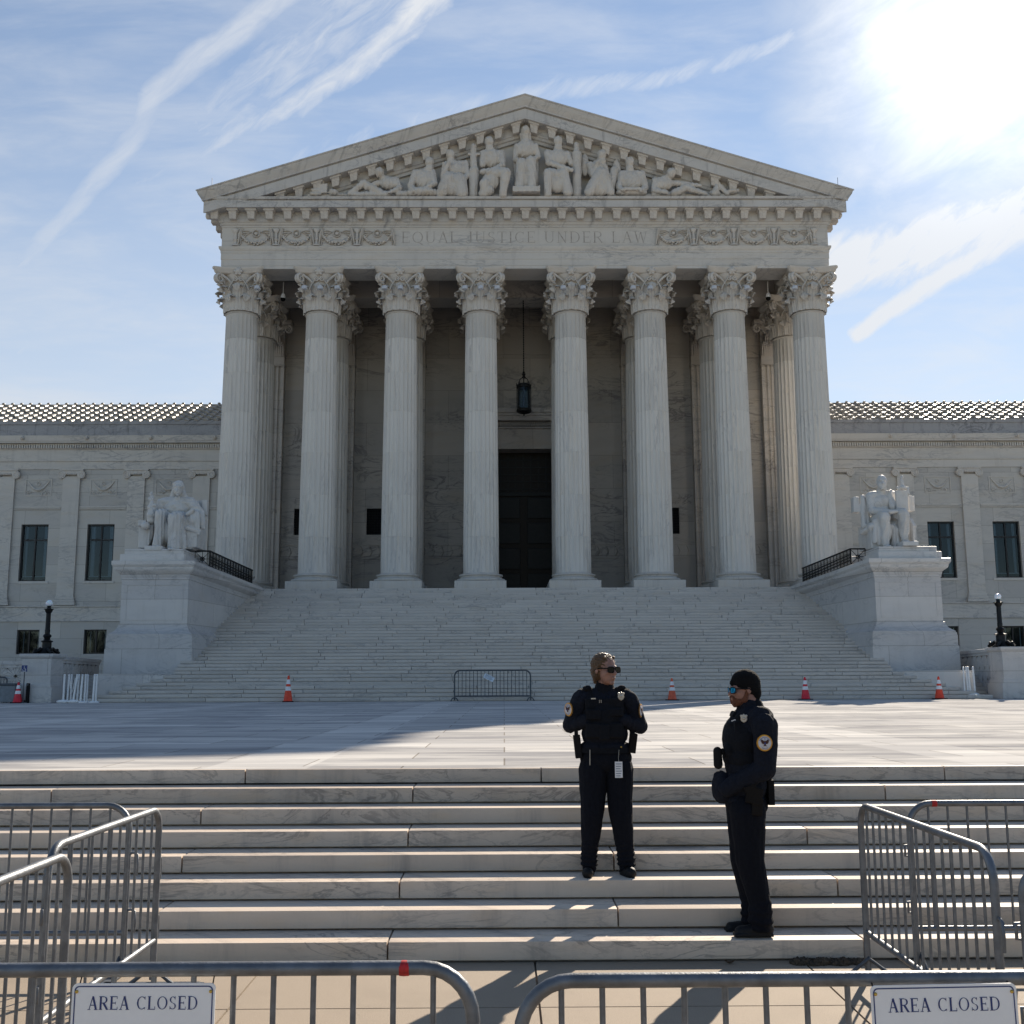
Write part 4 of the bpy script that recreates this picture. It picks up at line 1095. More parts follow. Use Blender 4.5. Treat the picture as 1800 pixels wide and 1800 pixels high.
relief('relief_bundle', [('c', (-1.4380,50.9500,26.9850), (-1.4650,50.9500,25.6830), 9, 8), ('c', (-1.4680,50.9500,28.1440), (-1.4380,50.9500,26.9850), 5.5, 7), ('e', (-1.4660,50.9000,28.2710), (5,5,5)), ('b', (-1.4390,50.9500,27.8380), (11,4,2))])
relief('relief_figure', [('e', (-2.6110,50.9500,27.8390), (8.2,9,9.8)), ('c', (-2.6150,51.0500,27.6460), (-2.4710,51.0500,27.4010), 5, 7), ('e', (-2.3560,51.0500,27.0960), (17,10,14)), ('c', (-2.8660,50.9500,27.2900), (-2.9420,50.8500,26.5730), 5.5, 5), ('c', (-2.9380,50.7500,26.7660), (-2.6790,50.6500,27.2600), 4.5, 3.5), ('c', (-1.8700,51.0500,27.4010), (-1.7510,50.9500,26.7420), 6, 5), ('c', (-1.7510,50.9500,26.7420), (-2.0800,50.6500,26.1730), 5, 3.5), ('c', (-2.6570,50.8500,26.4820), (-3.0450,50.7500,25.6810), 12, 9), ('c', (-2.2020,50.8500,26.3910), (-2.0250,50.7500,25.6800), 13, 10), ('e', (-2.4560,50.8500,26.0290), (22,10,15))])
relief('relief_figure', [('e', (-3.6660,50.9500,27.4430), (8.2,9,9.8)), ('c', (-3.6720,51.0500,27.2500), (-3.8120,51.0500,26.9760), 5, 7), ('e', (-3.9520,51.0500,26.5810), (17,10,18)), ('c', (-4.3750,50.9500,26.8660), (-4.5870,50.8500,26.1510), 6, 5), ('c', (-4.5860,50.8500,26.0910), (-4.3960,50.6500,25.7850), 5, 4), ('c', (-3.5260,51.0500,26.9150), (-3.3950,50.8500,26.2710), 6, 5), ('c', (-3.3950,50.8500,26.2710), (-3.9170,50.6500,25.8440), 5, 3.5), ('e', (-4.0160,50.8500,25.7890), (24,11,8)), ('c', (-4.5830,50.8500,25.7590), (-3.3630,50.8500,25.7580), 6, 6)])
relief('relief_figure', [('e', (-6.1640,50.9000,26.8730), (8.2,9,9.8)), ('c', (-6.1510,51.0500,26.7650), (-5.8630,51.0500,26.5520), 5, 7), ('e', (-5.6890,51.0500,26.3700), (16,9,11)), ('c', (-5.3500,51.0500,26.5510), (-5.1350,50.9500,26.0790), 5.5, 4.5), ('c', (-5.1350,50.9500,26.0790), (-5.6160,50.7000,25.7190), 4.5, 3), ('c', (-6.2600,51.0500,26.3700), (-6.7990,50.8500,26.0330), 5, 4), ('c', (-6.7990,50.8500,26.0330), (-7.0180,50.7500,26.3160), 3.5, 2.5), ('c', (-6.1260,50.9500,25.7780), (-6.9160,50.8500,26.2740), 7, 5.5), ('c', (-6.9160,50.8500,26.2740), (-7.6430,50.8500,25.7020), 5.5, 4), ('c', (-5.7840,50.9500,25.7170), (-7.4730,50.8500,25.6720), 6, 4), ('c', (-5.2160,50.9500,25.7470), (-4.7900,50.9500,25.7470), 5, 5)])
relief('relief_scrolls', [('c', (-9.5310,50.9500,25.7510), (-9.1630,50.9500,25.7510), 4, 4), ('c', (-9.4800,50.9500,25.9620), (-9.1960,50.9500,25.9620), 3.5, 3.5), ('b', (-8.9870,51.0500,26.0390), (8,6,9)), ('b', (-8.9950,51.0500,26.3720), (2,3,5)), ('e', (-8.4550,50.9500,25.8400), (9,6,6)), ('c', (-8.3550,51.0500,25.7670), (-7.7300,51.0500,25.7660), 3, 2)])
relief('relief_figure', [('e', (2.8060,50.9500,28.5700), (8.2,9,9.8)), ('c', (2.8090,51.0500,28.3770), (2.8050,51.0500,28.0710), 5, 7), ('e', (2.7720,51.0500,27.6730), (17,10,17)), ('c', (2.2870,51.0500,27.9480), (2.3020,50.8500,27.3580), 6.5, 5.5), ('c', (2.3020,50.8500,27.3580), (3.4470,50.5500,26.8130), 5, 3.5), ('c', (3.2910,51.0500,27.8870), (3.4500,50.9500,27.3470), 5.5, 5), ('c', (2.2570,50.6000,26.6880), (2.2490,50.6500,25.5680), 7, 5.5), ('c', (2.3540,50.8500,26.8110), (2.8600,50.7500,26.6400), 8, 8), ('c', (3.0320,50.7500,26.7010), (3.2440,50.7000,25.7110), 9, 8), ('e', (2.7760,50.8500,26.2660), (19,10,17))])
relief('relief_bundle', [('c', (3.7430,50.9500,27.8350), (3.7140,50.9500,25.6780), 8.5, 8.5), ('e', (3.7210,50.9500,28.3250), (4.5,5,7)), ('c', (3.7190,50.9500,28.1410), (3.7160,50.9500,27.9570), 5, 5)])
relief('relief_figure', [('e', (5.0040,50.9500,27.8340), (8.2,9,9.8)), ('c', (4.9520,51.0500,27.6410), (4.7750,51.0500,27.3350), 5, 7), ('e', (4.7410,51.0500,27.0300), (15,10,17)), ('c', (4.4020,51.0500,27.3350), (4.5480,50.8500,26.6880), 5.5, 4.5), ('c', (4.5480,50.8500,26.7490), (4.7740,50.7000,27.3410), 4, 3), ('c', (5.1180,51.0500,27.2740), (5.2140,50.9500,26.7370), 5.5, 5), ('c', (4.9190,50.8500,26.7490), (4.3250,50.7500,25.7340), 11, 9), ('c', (5.0320,50.8500,26.6880), (5.3760,50.7500,25.7330), 10, 7), ('e', (4.7930,50.8500,26.0220), (20,10,15)), ('e', (5.7620,51.2000,27.1650), (7,5,18)), ('e', (4.1560,51.2000,27.4110), (7,5,20)), ('c', (5.6400,51.1500,27.0790), (5.3910,51.1500,26.0140), 7, 8)])
relief('relief_figure', [('e', (6.4000,50.9500,27.4360), (8.2,9,9.8)), ('c', (6.4360,51.0500,27.2420), (6.4590,51.0500,26.9680), 5, 7), ('e', (6.4770,51.0500,26.4810), (18,10,18)), ('c', (6.0270,51.0500,26.8460), (5.8300,50.9500,26.1300), 6, 5), ('c', (5.8290,50.9500,26.0690), (6.0190,50.6500,25.8050), 5, 3.5), ('c', (7.0000,51.0500,26.8460), (7.1430,50.9500,26.1290), 6, 5), ('c', (7.1410,50.9500,26.0680), (6.8690,50.6500,25.7740), 5, 3.5), ('b', (6.4450,50.6500,25.8350), (14,4,2.5)), ('e', (6.4510,50.9500,25.7970), (26,10,7))])
relief('relief_figure', [('e', (8.4670,50.9000,26.8310), (8.2,9,9.8)), ('c', (8.3730,51.0500,26.7230), (8.1390,51.0500,26.5400), 5, 7), ('e', (8.0470,51.0500,26.3280), (17,9,12)), ('c', (7.6790,51.0500,26.4800), (7.5960,50.9500,25.9770), 6, 5), ('c', (7.5940,50.9500,25.9170), (8.1790,50.7000,25.7070), 5, 3.5), ('c', (8.5340,51.0500,26.3580), (9.8660,50.8500,26.1390), 5, 3), ('c', (8.5880,50.9500,25.7340), (9.1500,50.8500,26.0190), 7, 6), ('c', (9.1500,50.8500,26.0190), (10.1360,50.8500,25.6860), 6, 3.5), ('c', (7.6040,51.0500,25.7520), (9.0320,51.0500,25.7510), 5, 5)])
relief('relief_urn', [('c', (10.8230,51.0500,26.2950), (10.6140,50.9500,25.7630), 5, 7), ('c', (10.9330,51.0500,26.1740), (11.2410,50.9500,25.7320), 5, 4), ('c', (10.4640,51.0500,25.8400), (10.8050,51.0500,25.7790), 4, 5), ('e', (11.5020,50.9500,25.8530), (10,7,4.5)), ('e', (11.7900,50.9500,25.9130), (3,3,4))])

def statue(name, label, base, parts, fold, yoff):
    t = thing(name, label, 'statue', base)
    for nm, p, fl, vx in parts: sculpt(nm, p, vx*.72, 1, fl, 'statue', t, True, .0236)
    return t
# left: hooded seated figure
leg_f = ridges(.034, 34, 1.2, .8, 2.0, 1.6); robe_f = ridges(.020, 8, 22, 1.0, 4.0, 3.0); none_f = folds(.004, 5, 5, 2)
statue('seated_statue', 'white marble statue of a seated hooded woman in long draped robes', (XC-15.2, 44.6, 7.0), [
 ('figure', [('e', (-13.5690,44.4400,9.6070), (7.4,8,11)), ('e', (-13.6380,44.7600,9.8090), (11,10,11.5)), ('c', (-13.7920,44.8200,9.6510), (-13.8930,44.8800,9.3700), 6, 6), ('c', (-13.5250,44.8000,9.6950), (-13.3690,44.8000,9.3790), 6, 5.5), ('c', (-13.6590,44.2900,9.7240), (-13.4000,44.2900,9.7240), 1.5, 1.5), ('e', (-13.5230,44.2700,9.4450), (2.6,1.6,.9)), ('e', (-13.5340,44.3200,9.3460), (3,2.4,2)), ('c', (-13.5350,44.2600,9.6710), (-13.5210,44.2000,9.5400), 1.2, 1.5),
   ('c', (-13.6190,44.7000,9.2420), (-13.6500,44.7500,9.0570), 7, 12), ('c', (-14.1900,44.8000,9.1160), (-13.1430,44.8000,9.1120), 11, 11), ('e', (-13.6790,44.8000,8.8480), (24,17,18)), ('e', (-13.6630,44.8000,8.4870), (25,18,14)), ('e', (-13.7420,45.1000,8.2420), (32,30,16)),
   ('c', (-14.3080,44.8000,9.0920), (-14.4690,44.7000,8.6190), 9.5, 8), ('c', (-14.4690,44.7000,8.6190), (-14.5710,44.2500,8.8350), 7, 4.5), ('c', (-14.6240,44.2000,8.8040), (-14.4410,44.2000,8.8980), 4, 4), ('c', (-13.0700,44.8000,9.0640), (-12.7430,44.8000,8.6290), 11, 11), ('c', (-12.7420,44.8000,8.6040), (-12.9210,44.1000,8.5920), 9, 4.5), ('c', (-12.9980,44.0500,8.5370), (-12.8320,44.1000,8.6870), 3.6, 4)], robe_f, .034),
 ('robe', [('c', (-14.0830,44.7000,8.4730), (-14.1180,44.0500,8.5170), 13, 10.5), ('c', (-14.1070,44.0200,8.4890), (-14.1310,44.0500,7.7850), 11, 9.5), ('c', (-14.1310,44.0500,7.7850), (-14.1550,43.9800,7.2590), 9.5, 9), ('c', (-13.4180,44.7000,8.4230), (-13.4810,43.9000,8.3270), 14, 12), ('c', (-13.4740,43.8800,8.3000), (-13.4870,43.9400,7.6500), 12, 11), ('c', (-13.4870,43.9400,7.6500), (-13.4670,43.8800,7.0800), 11, 11),
   ('e', (-13.9450,44.5000,7.8230), (16,22,26)), ('c', (-13.3080,44.2000,8.2060), (-13.1410,44.1000,7.1530), 8, 6), ('c', (-13.2010,44.3000,8.2910), (-12.8700,44.2500,8.0220), 7, 6), ('c', (-14.5830,44.4000,8.0720), (-14.6100,44.3000,7.3480), 5, 3.5), ('e', (-14.0670,43.6500,7.1240), (7,10,3)), ('e', (-13.4630,43.5000,6.9880), (8,10,3)), ('c', (-12.6710,44.7000,8.7090), (-12.4980,44.6000,8.0220), 6, 3.5), ('c', (-12.7410,44.3000,8.5280), (-12.6250,44.2500,7.7370), 9, 4), ('e', (-12.8440,44.2000,8.2990), (9,8,10))], leg_f, .034),
 ('seat', [('b', (-12.8570,44.9000,7.8260), (10,30,28)), ('b', (-13.0360,44.8000,7.6690), (9,24,24)), ('c', (-13.0030,44.1500,7.9610), (-12.6190,44.3000,7.8380), 5, 6), ('b', (-13.7250,45.2000,7.7000), (36,26,24)), ('b', (-14.8860,45.1000,7.6910), (9,30,22)), ('b', (-14.9220,44.7000,8.1880), (7,20,5)), ('e', (-14.7190,44.1000,8.0540), (8,8,7)), ('b', (-12.5760,45.1000,8.9410), (4.5,6,14)), ('b', (-12.8630,45.3500,9.0070), (13,5,12)), ('b', (-14.8280,45.3500,8.8180), (10,5,12)), ('b', (-14.1260,43.8500,7.0320), (15,22,4))], none_f, .034),
 ('figurine', [('c', (-14.5330,44.2500,8.5260), (-14.5550,44.2500,9.0020), 7.5, 5), ('e', (-14.5880,44.2500,9.1930), (5.5,5,6)), ('e', (-14.5980,44.2500,9.4090), (3,3,4.5)), ('c', (-14.5630,44.3000,8.3190), (-14.5740,44.3000,8.5570), 7.5, 7.5)], folds(.02, 20, 20, 3), .03)], None, 0)
# right: bare-headed seated figure with a tablet
statue('seated_statue', 'white marble statue of a seated bare-headed man holding a tall tablet at his side', (XC+15.2, 44.6, 7.0), [
 ('figure', [('e', (15.9060,44.6000,9.8860), (9.3,10.5,12.5)), ('e', (15.8550,44.4800,9.7180), (7.2,8,9)), ('c', (15.8360,44.3000,9.8540), (15.8140,44.2200,9.7430), 1.2, 1.5), ('b', (15.8560,44.3800,9.9180), (5.2,2.2,1.2)), ('e', (15.8210,44.3300,9.6190), (2.3,2,1)), ('e', (15.8350,44.3800,9.5550), (3.5,3,2.4)), ('e', (15.6950,44.6200,9.8410), (1.2,2.4,3)), ('c', (15.9280,44.7000,9.6610), (15.9300,44.7500,9.4020), 7.5, 9),
   ('c', (15.5570,44.8000,9.2900), (16.3750,44.8000,9.3120), 10, 10), ('e', (15.9260,44.8000,9.0210), (23,16,17)), ('e', (15.9040,44.8000,8.6340), (20,16,14)), ('e', (16.0020,45.0000,8.3000), (26,22,14)),
   ('c', (15.4610,44.8000,9.2900), (15.4500,44.6500,8.7080), 9, 7.5), ('c', (15.4300,44.6000,8.6520), (15.9790,43.9500,8.5000), 7, 4.5), ('c', (15.9310,43.9500,8.5010), (16.2020,43.8500,8.5080), 4.5, 3), ('c', (16.4450,44.8000,9.2630), (16.6350,44.8000,8.8250), 9, 7)], folds(.008, 12, 12, 2, 1), .034),
 ('toga', [('c', (16.2320,44.6500,9.4080), (16.2330,44.3500,8.8020), 6.5, 6), ('c', (16.4050,44.8000,9.4090), (16.3850,44.4500,8.7460), 6, 5), ('c', (15.8040,44.7000,8.3290), (15.6660,43.9000,8.2800), 14, 11), ('c', (15.6570,43.8800,8.2540), (15.7110,43.9400,7.6000), 10.5, 9), ('c', (15.7110,43.9400,7.6000), (15.6900,43.9000,7.0770), 9, 5.5), ('c', (16.3830,44.7000,8.4230), (16.4300,43.8500,8.3890), 14, 11), ('c', (16.4440,43.8300,8.3620), (16.4670,43.8800,7.6600), 10.5, 8.5), ('c', (16.4670,43.8800,7.6600), (16.4560,43.8500,7.2790), 8, 5.5),
   ('e', (16.2680,44.5000,7.6740), (19,22,24)), ('c', (15.9570,44.0500,7.9220), (16.2530,44.1000,7.4540), 5, 5), ('c', (16.0850,44.1000,7.8100), (16.1360,44.1000,7.0760), 8, 8), ('c', (15.4300,44.2000,8.1120), (15.3760,44.1000,7.3390), 7, 7), ('c', (15.3780,44.1000,7.3860), (15.5310,44.1000,7.1730), 7, 4), ('e', (15.6100,43.5500,7.0100), (7,11,3)), ('e', (16.3410,43.5500,7.1940), (7,11,3)), ('c', (16.9670,44.5000,8.2230), (17.0320,44.4000,7.9690), 5, 5), ('c', (17.0090,44.4000,7.9690), (17.0120,44.4000,7.2530), 4.5, 3.5)], leg_f, .034),
 ('seat', [('b', (15.4320,45.0000,7.5760), (10,34,23)), ('c', (15.0410,44.8000,7.7670), (15.2790,44.2000,7.9460), 5, 5.5), ('b', (16.2240,45.2000,7.6000), (38,26,22)), ('b', (14.9240,45.2000,8.9930), (5.5,8,14)), ('b', (17.2770,45.2000,9.0340), (5.5,8,14)), ('c', (15.2140,45.0000,9.3010), (15.1610,44.9000,8.0460), 4.5, 6), ('c', (15.3810,45.0000,9.2510), (15.3290,44.9000,8.0460), 4, 5), ('b', (16.4550,43.7500,7.1020), (14,22,4))], folds(.02, 22, 2, 1.5, 3), .034),
 ('tablet', [('b', (16.5670,44.2500,9.0250), (10.5,3,18))], None, .03),
 ('figurine', [('e', (16.6240,44.2500,9.5780), (7,6,4)), ('c', (16.6250,44.2500,9.6020), (16.6170,44.2500,9.8670), 4, 3), ('e', (16.6250,44.2500,9.9880), (3,3,4)), ('c', (16.4100,44.2500,9.5780), (16.4770,44.2500,9.5060), 2.4, 2.4), ('c', (16.8360,44.2500,9.5530), (16.8690,44.2500,9.3120), 2.6, 2.4)], folds(.015, 20, 20, 3), .03)], None, 0)

# ============================================================ PIERS, LAMPS, BALUSTRADES
def lamp(s, label, px, top):
    t = thing('lamp_post', label, 'lamp post', (px, 39.75, top)); k = .0207
    bm = bmesh.new()
    prof = [(15.5, 0), (15.5, 1.2), (13, 3), (9.5, 8), (8.2, 11.5), (8.0, 20.5), (8.8, 21), (10.5, 22), (10.4, 23), (6.5, 24.2), (4.9, 26.5), (5.6, 28.5), (7.3, 31), (6.8, 33), (4.6, 35)]
    lathe(bm, [(r*k, z*k) for r, z in prof], 12)
    for i in range(4):
        a = PI/4+i*PI/2; c_, s_ = math.cos(a), math.sin(a)
        tube(bm, [(9*k*c_, 9*k*s_, 9*k), (15*k*c_, 15*k*s_, 5*k), (20*k*c_, 20*k*s_, 3*k), (23*k*c_, 23*k*s_, 1.5*k)], [.09, .08, .07, .05], 6)
        g = bmesh.ops.create_icosphere(bm, subdivisions=2, radius=.06); bmesh.ops.transform(bm, matrix=Matrix.Translation((19*k*c_, 19*k*s_, 7*k)), verts=g['verts'])
    fin('lamp_base', bm, 'bronze', t, smooth=40)
    bm = bmesh.new(); n = 16; rings = []
    for r, z in [(4.5, 35), (4.8, 42), (4.3, 43), (4.2, 70), (3.8, 72)]:
        rings.append([bm.verts.new((r*k*(1-.10*(i % 2))*math.cos(2*PI*i/n), r*k*(1-.10*(i % 2))*math.sin(2*PI*i/n), z*k)) for i in range(n)])
    for a, b in zip(rings, rings[1:]):
        for i in range(n): bm.faces.new((a[i], a[(i+1) % n], b[(i+1) % n], b[i]))
    lathe(bm, [(r*k, z*k) for r, z in [(3.8, 71), (6.2, 75), (6.6, 77.5), (8.7, 78.5), (8.6, 79.3), (4, 79.8), (3.2, 81), (3.2, 84), (4.4, 84.6)]], 14)
    fin('lamp_shaft', bm, 'bronze', t, smooth=40)
    bm = bmesh.new(); g = bmesh.ops.create_uvsphere(bm, u_segments=20, v_segments=12, radius=5.9*k); bmesh.ops.translate(bm, vec=(0, 0, 89*k), verts=g['verts'])
    fin('globe', bm, 'globe', t, smooth=180)
def pier(s, label, xa, xb, top, wx, wy, wl):
    t = thing('stone_pier', label, 'pier', ((xa+xb)/2, 39.7, ZP))
    bm = bmesh.new(); box(bm, xa-.10, xb+.10, 39.22, 40.45, ZP, 1.53, .01); box(bm, xa-.04, xb+.04, 39.27, 40.40, 1.53, 1.66, .02); box(bm, xa, xb, 39.3, 40.36, 1.66, top-.16)
    fin('shaft', bm, 'ped', t, True)
    bm = bmesh.new(); mould(bm, [(0, top-.18), (.03, top-.16), (.08, top-.10), (.09, top-.02), (.07, top)], [(xa, 39.3), (xb, 39.3), (xb, 40.36), (xa, 40.36)], True, True); fin('cap', bm, 'ped', t, True)
pier(-1, 'pale stone pier carrying the lamp post at the left edge, beside white delineator posts', XC-18.44, XC-17.40, 2.72, 0, 0, 0)
pier(1, 'pale stone pier carrying the lamp post at the right edge, beside a grey barrier', XC+16.88, XC+17.84, 2.83, 0, 0, 0)
lamp(-1, 'black bronze lamp post with white globe on the left stone pier', XC-17.66-.13, 2.72)
lamp(1, 'black bronze lamp post with white globe on the right stone pier', XC+17.08, 2.83)
def balus(name, label, a, b, top, h0=1.62, spac=.62, base=ZP):
    a, b = Vector(a), Vector(b); L = (b-a).length; ang = math.atan2(b.y-a.y, b.x-a.x)
    t = thing(name, label, 'balustrade', (a.x, a.y, ZP), ang)
    top -= ZP; h0 -= ZP
    bm = bmesh.new(); box(bm, 0, L, -.10, .26, top-.14, top, .02); box(bm, 0, L, -.06, .22, top-.24, top-.14); fin('coping', bm, 'ped', t)
    bm = bmesh.new(); box(bm, 0, L, -.05, .21, 0, h0); fin('plinth', bm, 'ped', t)
    bm = bmesh.new(); n = max(1, int(L/spac)); w = L/n; zc = (h0+top-.24)/2; R = (top-.24-h0)/2
    for i in range(n):
        cx = (i+.5)*w
        # slotted star: stone wedges around a hub, open between
        for k in range(16):
            a0 = 2*PI*k/16+.07; a1 = 2*PI*(k+1)/16-.07
            def edge(A):
                c_, s_ = math.cos(A), math.sin(A); m_ = min((w/2)/max(abs(c_), 1e-6), R/max(abs(s_), 1e-6)); return cx+c_*m_, zc+s_*m_
            q = [(cx+.09*math.cos(a0), zc+.09*math.sin(a0)), edge(a0), edge(a1), (cx+.09*math.cos(a1), zc+.09*math.sin(a1))]
            if k % 2: q = [(cx+.05*math.cos(a0-.1), zc+.05*math.sin(a0-.1)), edge(a0-.1), edge(a1+.1), (cx+.05*math.cos(a1+.1), zc+.05*math.sin(a1+.1))]
            f0 = [bm.verts.new((x, -.02, z)) for x, z in q]; f1 = [bm.verts.new((x, .16, z)) for x, z in q]
            bm.faces.new(f0); 
            for j in range(4): bm.faces.new((f0[j], f1[j], f1[(j+1) % 4], f0[(j+1) % 4]))
        rr_ = R*.82
    fin('pierced_panel', bm, 'ped', t)
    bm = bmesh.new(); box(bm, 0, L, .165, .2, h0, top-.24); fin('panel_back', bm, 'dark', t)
balus('pierced_balustrade', 'low marble balustrade with star shaped openings running off the left edge', (XC-31, 39.7), (XC-18.5, 39.7), 2.47)
balus('pierced_balustrade', 'low marble balustrade with star shaped openings running off the right edge', (XC+17.9, 39.7), (XC+31, 39.7), 2.56)
balus('side_parapet', 'shaded marble parapet running back from the left lamp pier towards the pedestal', (XC-17.55, 40.4), (XC-18.25, 46.2), 2.65)
balus('side_parapet', 'shaded marble parapet running back from the right lamp pier towards the pedestal', (XC+17.75, 46.0), (XC+17.0, 40.4), 2.80)
for s, lb in ((-1, 'short flight of side steps between the left pedestal and the left parapet'), (1, 'short flight of side steps between the right pedestal and the right parapet')):
    t = thing('side_stairs', lb, 'stairs', (XC+s*17, 41, ZP))
    for k in range(7):
        bm = bmesh.new(); xa, xb = sorted((XC+s*16.07, XC+s*17.9)); box(bm, xa, xb, 40.6+k*.34, 40.6+k*.34+.6, ZP+k*.14+.01, ZP+(k+1)*.14, .01); fin('step', bm, 'step', t, True)

# ============================================================ LANTERN, CAMERAS, FLOODLIGHTS
def lantern():
    t = thing('hanging_lantern', 'black bronze lantern hanging on a long chain in front of the doorway', 'lantern', (XC-.04, 56.0, 15.6)); k = .0307
    bm = bmesh.new(); tube(bm, [(0, 0, 2.35), (0, 0, 7.65)], .022, 6)
    for i in range(40): box(bm, -.035, .035, -.02, .02, 2.5+i*.128, 2.57+i*.128)
    fin('chain', bm, 'bronze', t)
    bm = bmesh.new(); lathe(bm, [(.02, 0), (.05, .06), (.03, .12), (.30, .16), (.40, .22), (.41, .32), (.36, .38)], 16)
    lathe(bm, [(.37, 1.50), (.40, 1.54), (.40, 1.68), (.34, 1.72), (.30, 1.75), (.06, 1.82)], 16)
    for i in range(8):
        a = 2*PI*i/8; c_, s_ = math.cos(a), math.sin(a)
        tube(bm, [(.37*c_, .37*s_, .3), (.37*c_, .37*s_, 1.6)], .022, 5)
        tube(bm, [(.39*c_, .39*s_, 1.66), (.39*c_, .39*s_, 1.82)], [.03, .01], 5)
        if i % 2 == 0: tube(bm, [(.20*c_, .20*s_, 1.74), (.24*c_, .24*s_, 1.88), (.20*c_, .20*s_, 2.02), (.08*c_, .08*s_, 2.10)], .025, 5)
        tube(bm, [(.18*c_, .18*s_, 1.35), (.14*c_, .14*s_, 1.45), (0, 0, 1.5)], .014, 5)
    lathe(bm, [(.09, 2.08), (.11, 2.12), (.07, 2.16), (.08, 2.28), (.13, 2.30), (.05, 2.33), (.075, 2.40), (.03, 2.47)], 12)
    fin('cage', bm, 'bronze', t)
    bm = bmesh.new(); lathe(bm, [(.34, .36), (.34, 1.52)], 20, caps=False); fin('glass_cylinder', bm, 'glass', t, smooth=180)
lantern()
FXS = [(-12.085,20.833),(-9.766,20.829),(-8.984,20.828),(-8.145,20.826),(-5.824,20.822),(-5.041,20.821),(-4.229,20.820),(-1.877,20.816),(-1.093,20.815),(-0.281,20.813),(2.971,20.808),(3.953,20.807),(6.422,20.803),(7.265,20.801),(10.411,20.796),(12.041,20.794),(14.404,20.790)]
for X, Z in FXS:
    bm = bmesh.new()
    lathe(bm, [(.09, -.09), (.14, -.08), (.145, .04), (.12, .09)], 12)
    for v_ in bm.verts: v_.co = Vector((v_.co.x, v_.co.y, v_.co.z))
    box(bm, -.02, .02, .1, .35, -.03, .03)
    fin('floodlight', bm, 'tape', B, False, loc=(X-XC, 52.3-1.42-51, Z-ZP), smooth=40)
for (x, y, lb) in ((484, 0, 'small black dome camera hanging under the porch beam beside the leftmost capital'), (1360, 0, 'small black dome camera hanging under the porch beam beside the rightmost capital')):
    X = XC-12.45 if x == 484 else XC+13.0-.45
    t = thing('security_camera', lb, 'camera', (X, 53.3, 21.05))
    bm = bmesh.new(); tube(bm, [(0, 0, .35), (0, 0, 1.0)], .02, 6); lathe(bm, [(.07, .36), (.10, .30), (.13, .18), (.13, .12)], 12); fin('housing', bm, 'white', t, smooth=40)
    bm = bmesh.new(); lathe(bm, [(.03, -.05), (.10, -.01), (.13, .05), (.13, .12)], 12); fin('dome', bm, 'lens', t, smooth=60)

# ============================================================ CONES, POSTS, BINS
def cone(x, y, h, m, label, rz=.2, collars=2):
    t = thing('traffic_cone', label, 'traffic cone', (x, y, ZP), rz, 'traffic cones along the foot of the stairs'); w = .195
    bm = bmesh.new(); box(bm, -w, w, -w, w, 0, .035, .008); fin('cone_base', bm, 'rubber', t)
    rad = lambda f: .155-.125*f
    bm = bmesh.new(); lathe(bm, [(.17, .036), (.16, .05)]+[(rad(f), .05+(h-.05)*f) for f in (.02, .3, .6, .9, .97)]+[(.018, h)], 20); fin('cone_body', bm, m, t, smooth=50)
    for f0, f1 in ((.40, .56), (.66, .84))[:collars]:
        bm = bmesh.new(); lathe(bm, [(rad(f)+.004, .05+(h-.05)*f) for f in (f0, f1)], 20, caps=False); fin('reflective_collar', bm, 'reflect', t, smooth=50)
cone(-7.6480, 38.85, .93, 'orange', 'tallest orange traffic cone, alone on the left part of the stairs foot')
cone(5.9600, 38.85, .78, 'orange2', 'dull orange traffic cone between the two officers, behind their shoulders')
cone(10.7010, 38.85, .80, 'red', 'red traffic cone just right of the bearded officer with the beanie')
cone(15.4700, 38.85, .80, 'orange', 'orange traffic cone in front of the right pedestal')
cone(-17.2430, 39.0, .74, 'red', 'red traffic cone beside the grey bin at the far left', .1)
ORD = 'first second third fourth fifth sixth seventh eighth ninth tenth'.split()
def posts(xs, y, z, grp, side):
    for i, (px, tilt, yy) in enumerate(xs):
        t = thing('delineator_post', side % ORD[i], 'post', (px, yy, z), 0, grp)
        bm = bmesh.new(); tube(bm, [(0, 0, .0), (tilt, 0, .94)], .036, 8); g = bmesh.ops.create_icosphere(bm, subdivisions=2, radius=.04); bmesh.ops.transform(bm, matrix=Matrix.Translation((tilt, 0, .97)), verts=g['verts'])
        fin('post', bm, 'white', t, smooth=50)
        bm = bmesh.new(); lathe(bm, [(.14, .0), (.14, .03), (.06, .07)], 12); fin('foot', bm, 'white', t, smooth=50)
GL = 'white plastic delineator posts bunched by the left pier'
posts([(-15.6310, 0, 39.0), (-15.5300, .02, 39.1), (-15.4490, -.01, 39.2), (-15.2680, .10, 38.95), (-15.1870, .03, 39.1), (-15.0260, .03, 39.0), (-14.9250, .0, 39.1), (-14.8850, .0, 39.2), (-14.6230, .02, 39.1), (-14.5420, .0, 39.15)], 39, ZP, GL, 'white plastic delineator post, %s from the left in the bunch by the left pier')
posts([(16.7620, .0, 39.75), (16.8660, -.02, 39.7), (16.9280, -.04, 39.65), (17.0730, -.02, 39.6)], 39, ZP+.14, 'white delineator posts at the right end of the stairs', 'white plastic delineator post, %s from the left at the right end of the stairs')
bm = bmesh.new()
for a_, b_, c_ in ((122, 127, 132), (136, 140, 144)):
    xa, xm, xb = {122:-15.469,127:-15.368,132:-15.267,136:-15.186,140:-15.106,144:-15.025}[a_], {122:-15.469,127:-15.368,132:-15.267,136:-15.186,140:-15.106,144:-15.025}[b_], {122:-15.469,127:-15.368,132:-15.267,136:-15.186,140:-15.106,144:-15.025}[c_]
    tube(bm, [(xa, 39.05, 1.85), ((xa+xm)/2, 39.05, 1.48), (xm, 39.05, 1.3), ((xb+xm)/2, 39.05, 1.48), (xb, 39.05, 1.85)], .014, 5)
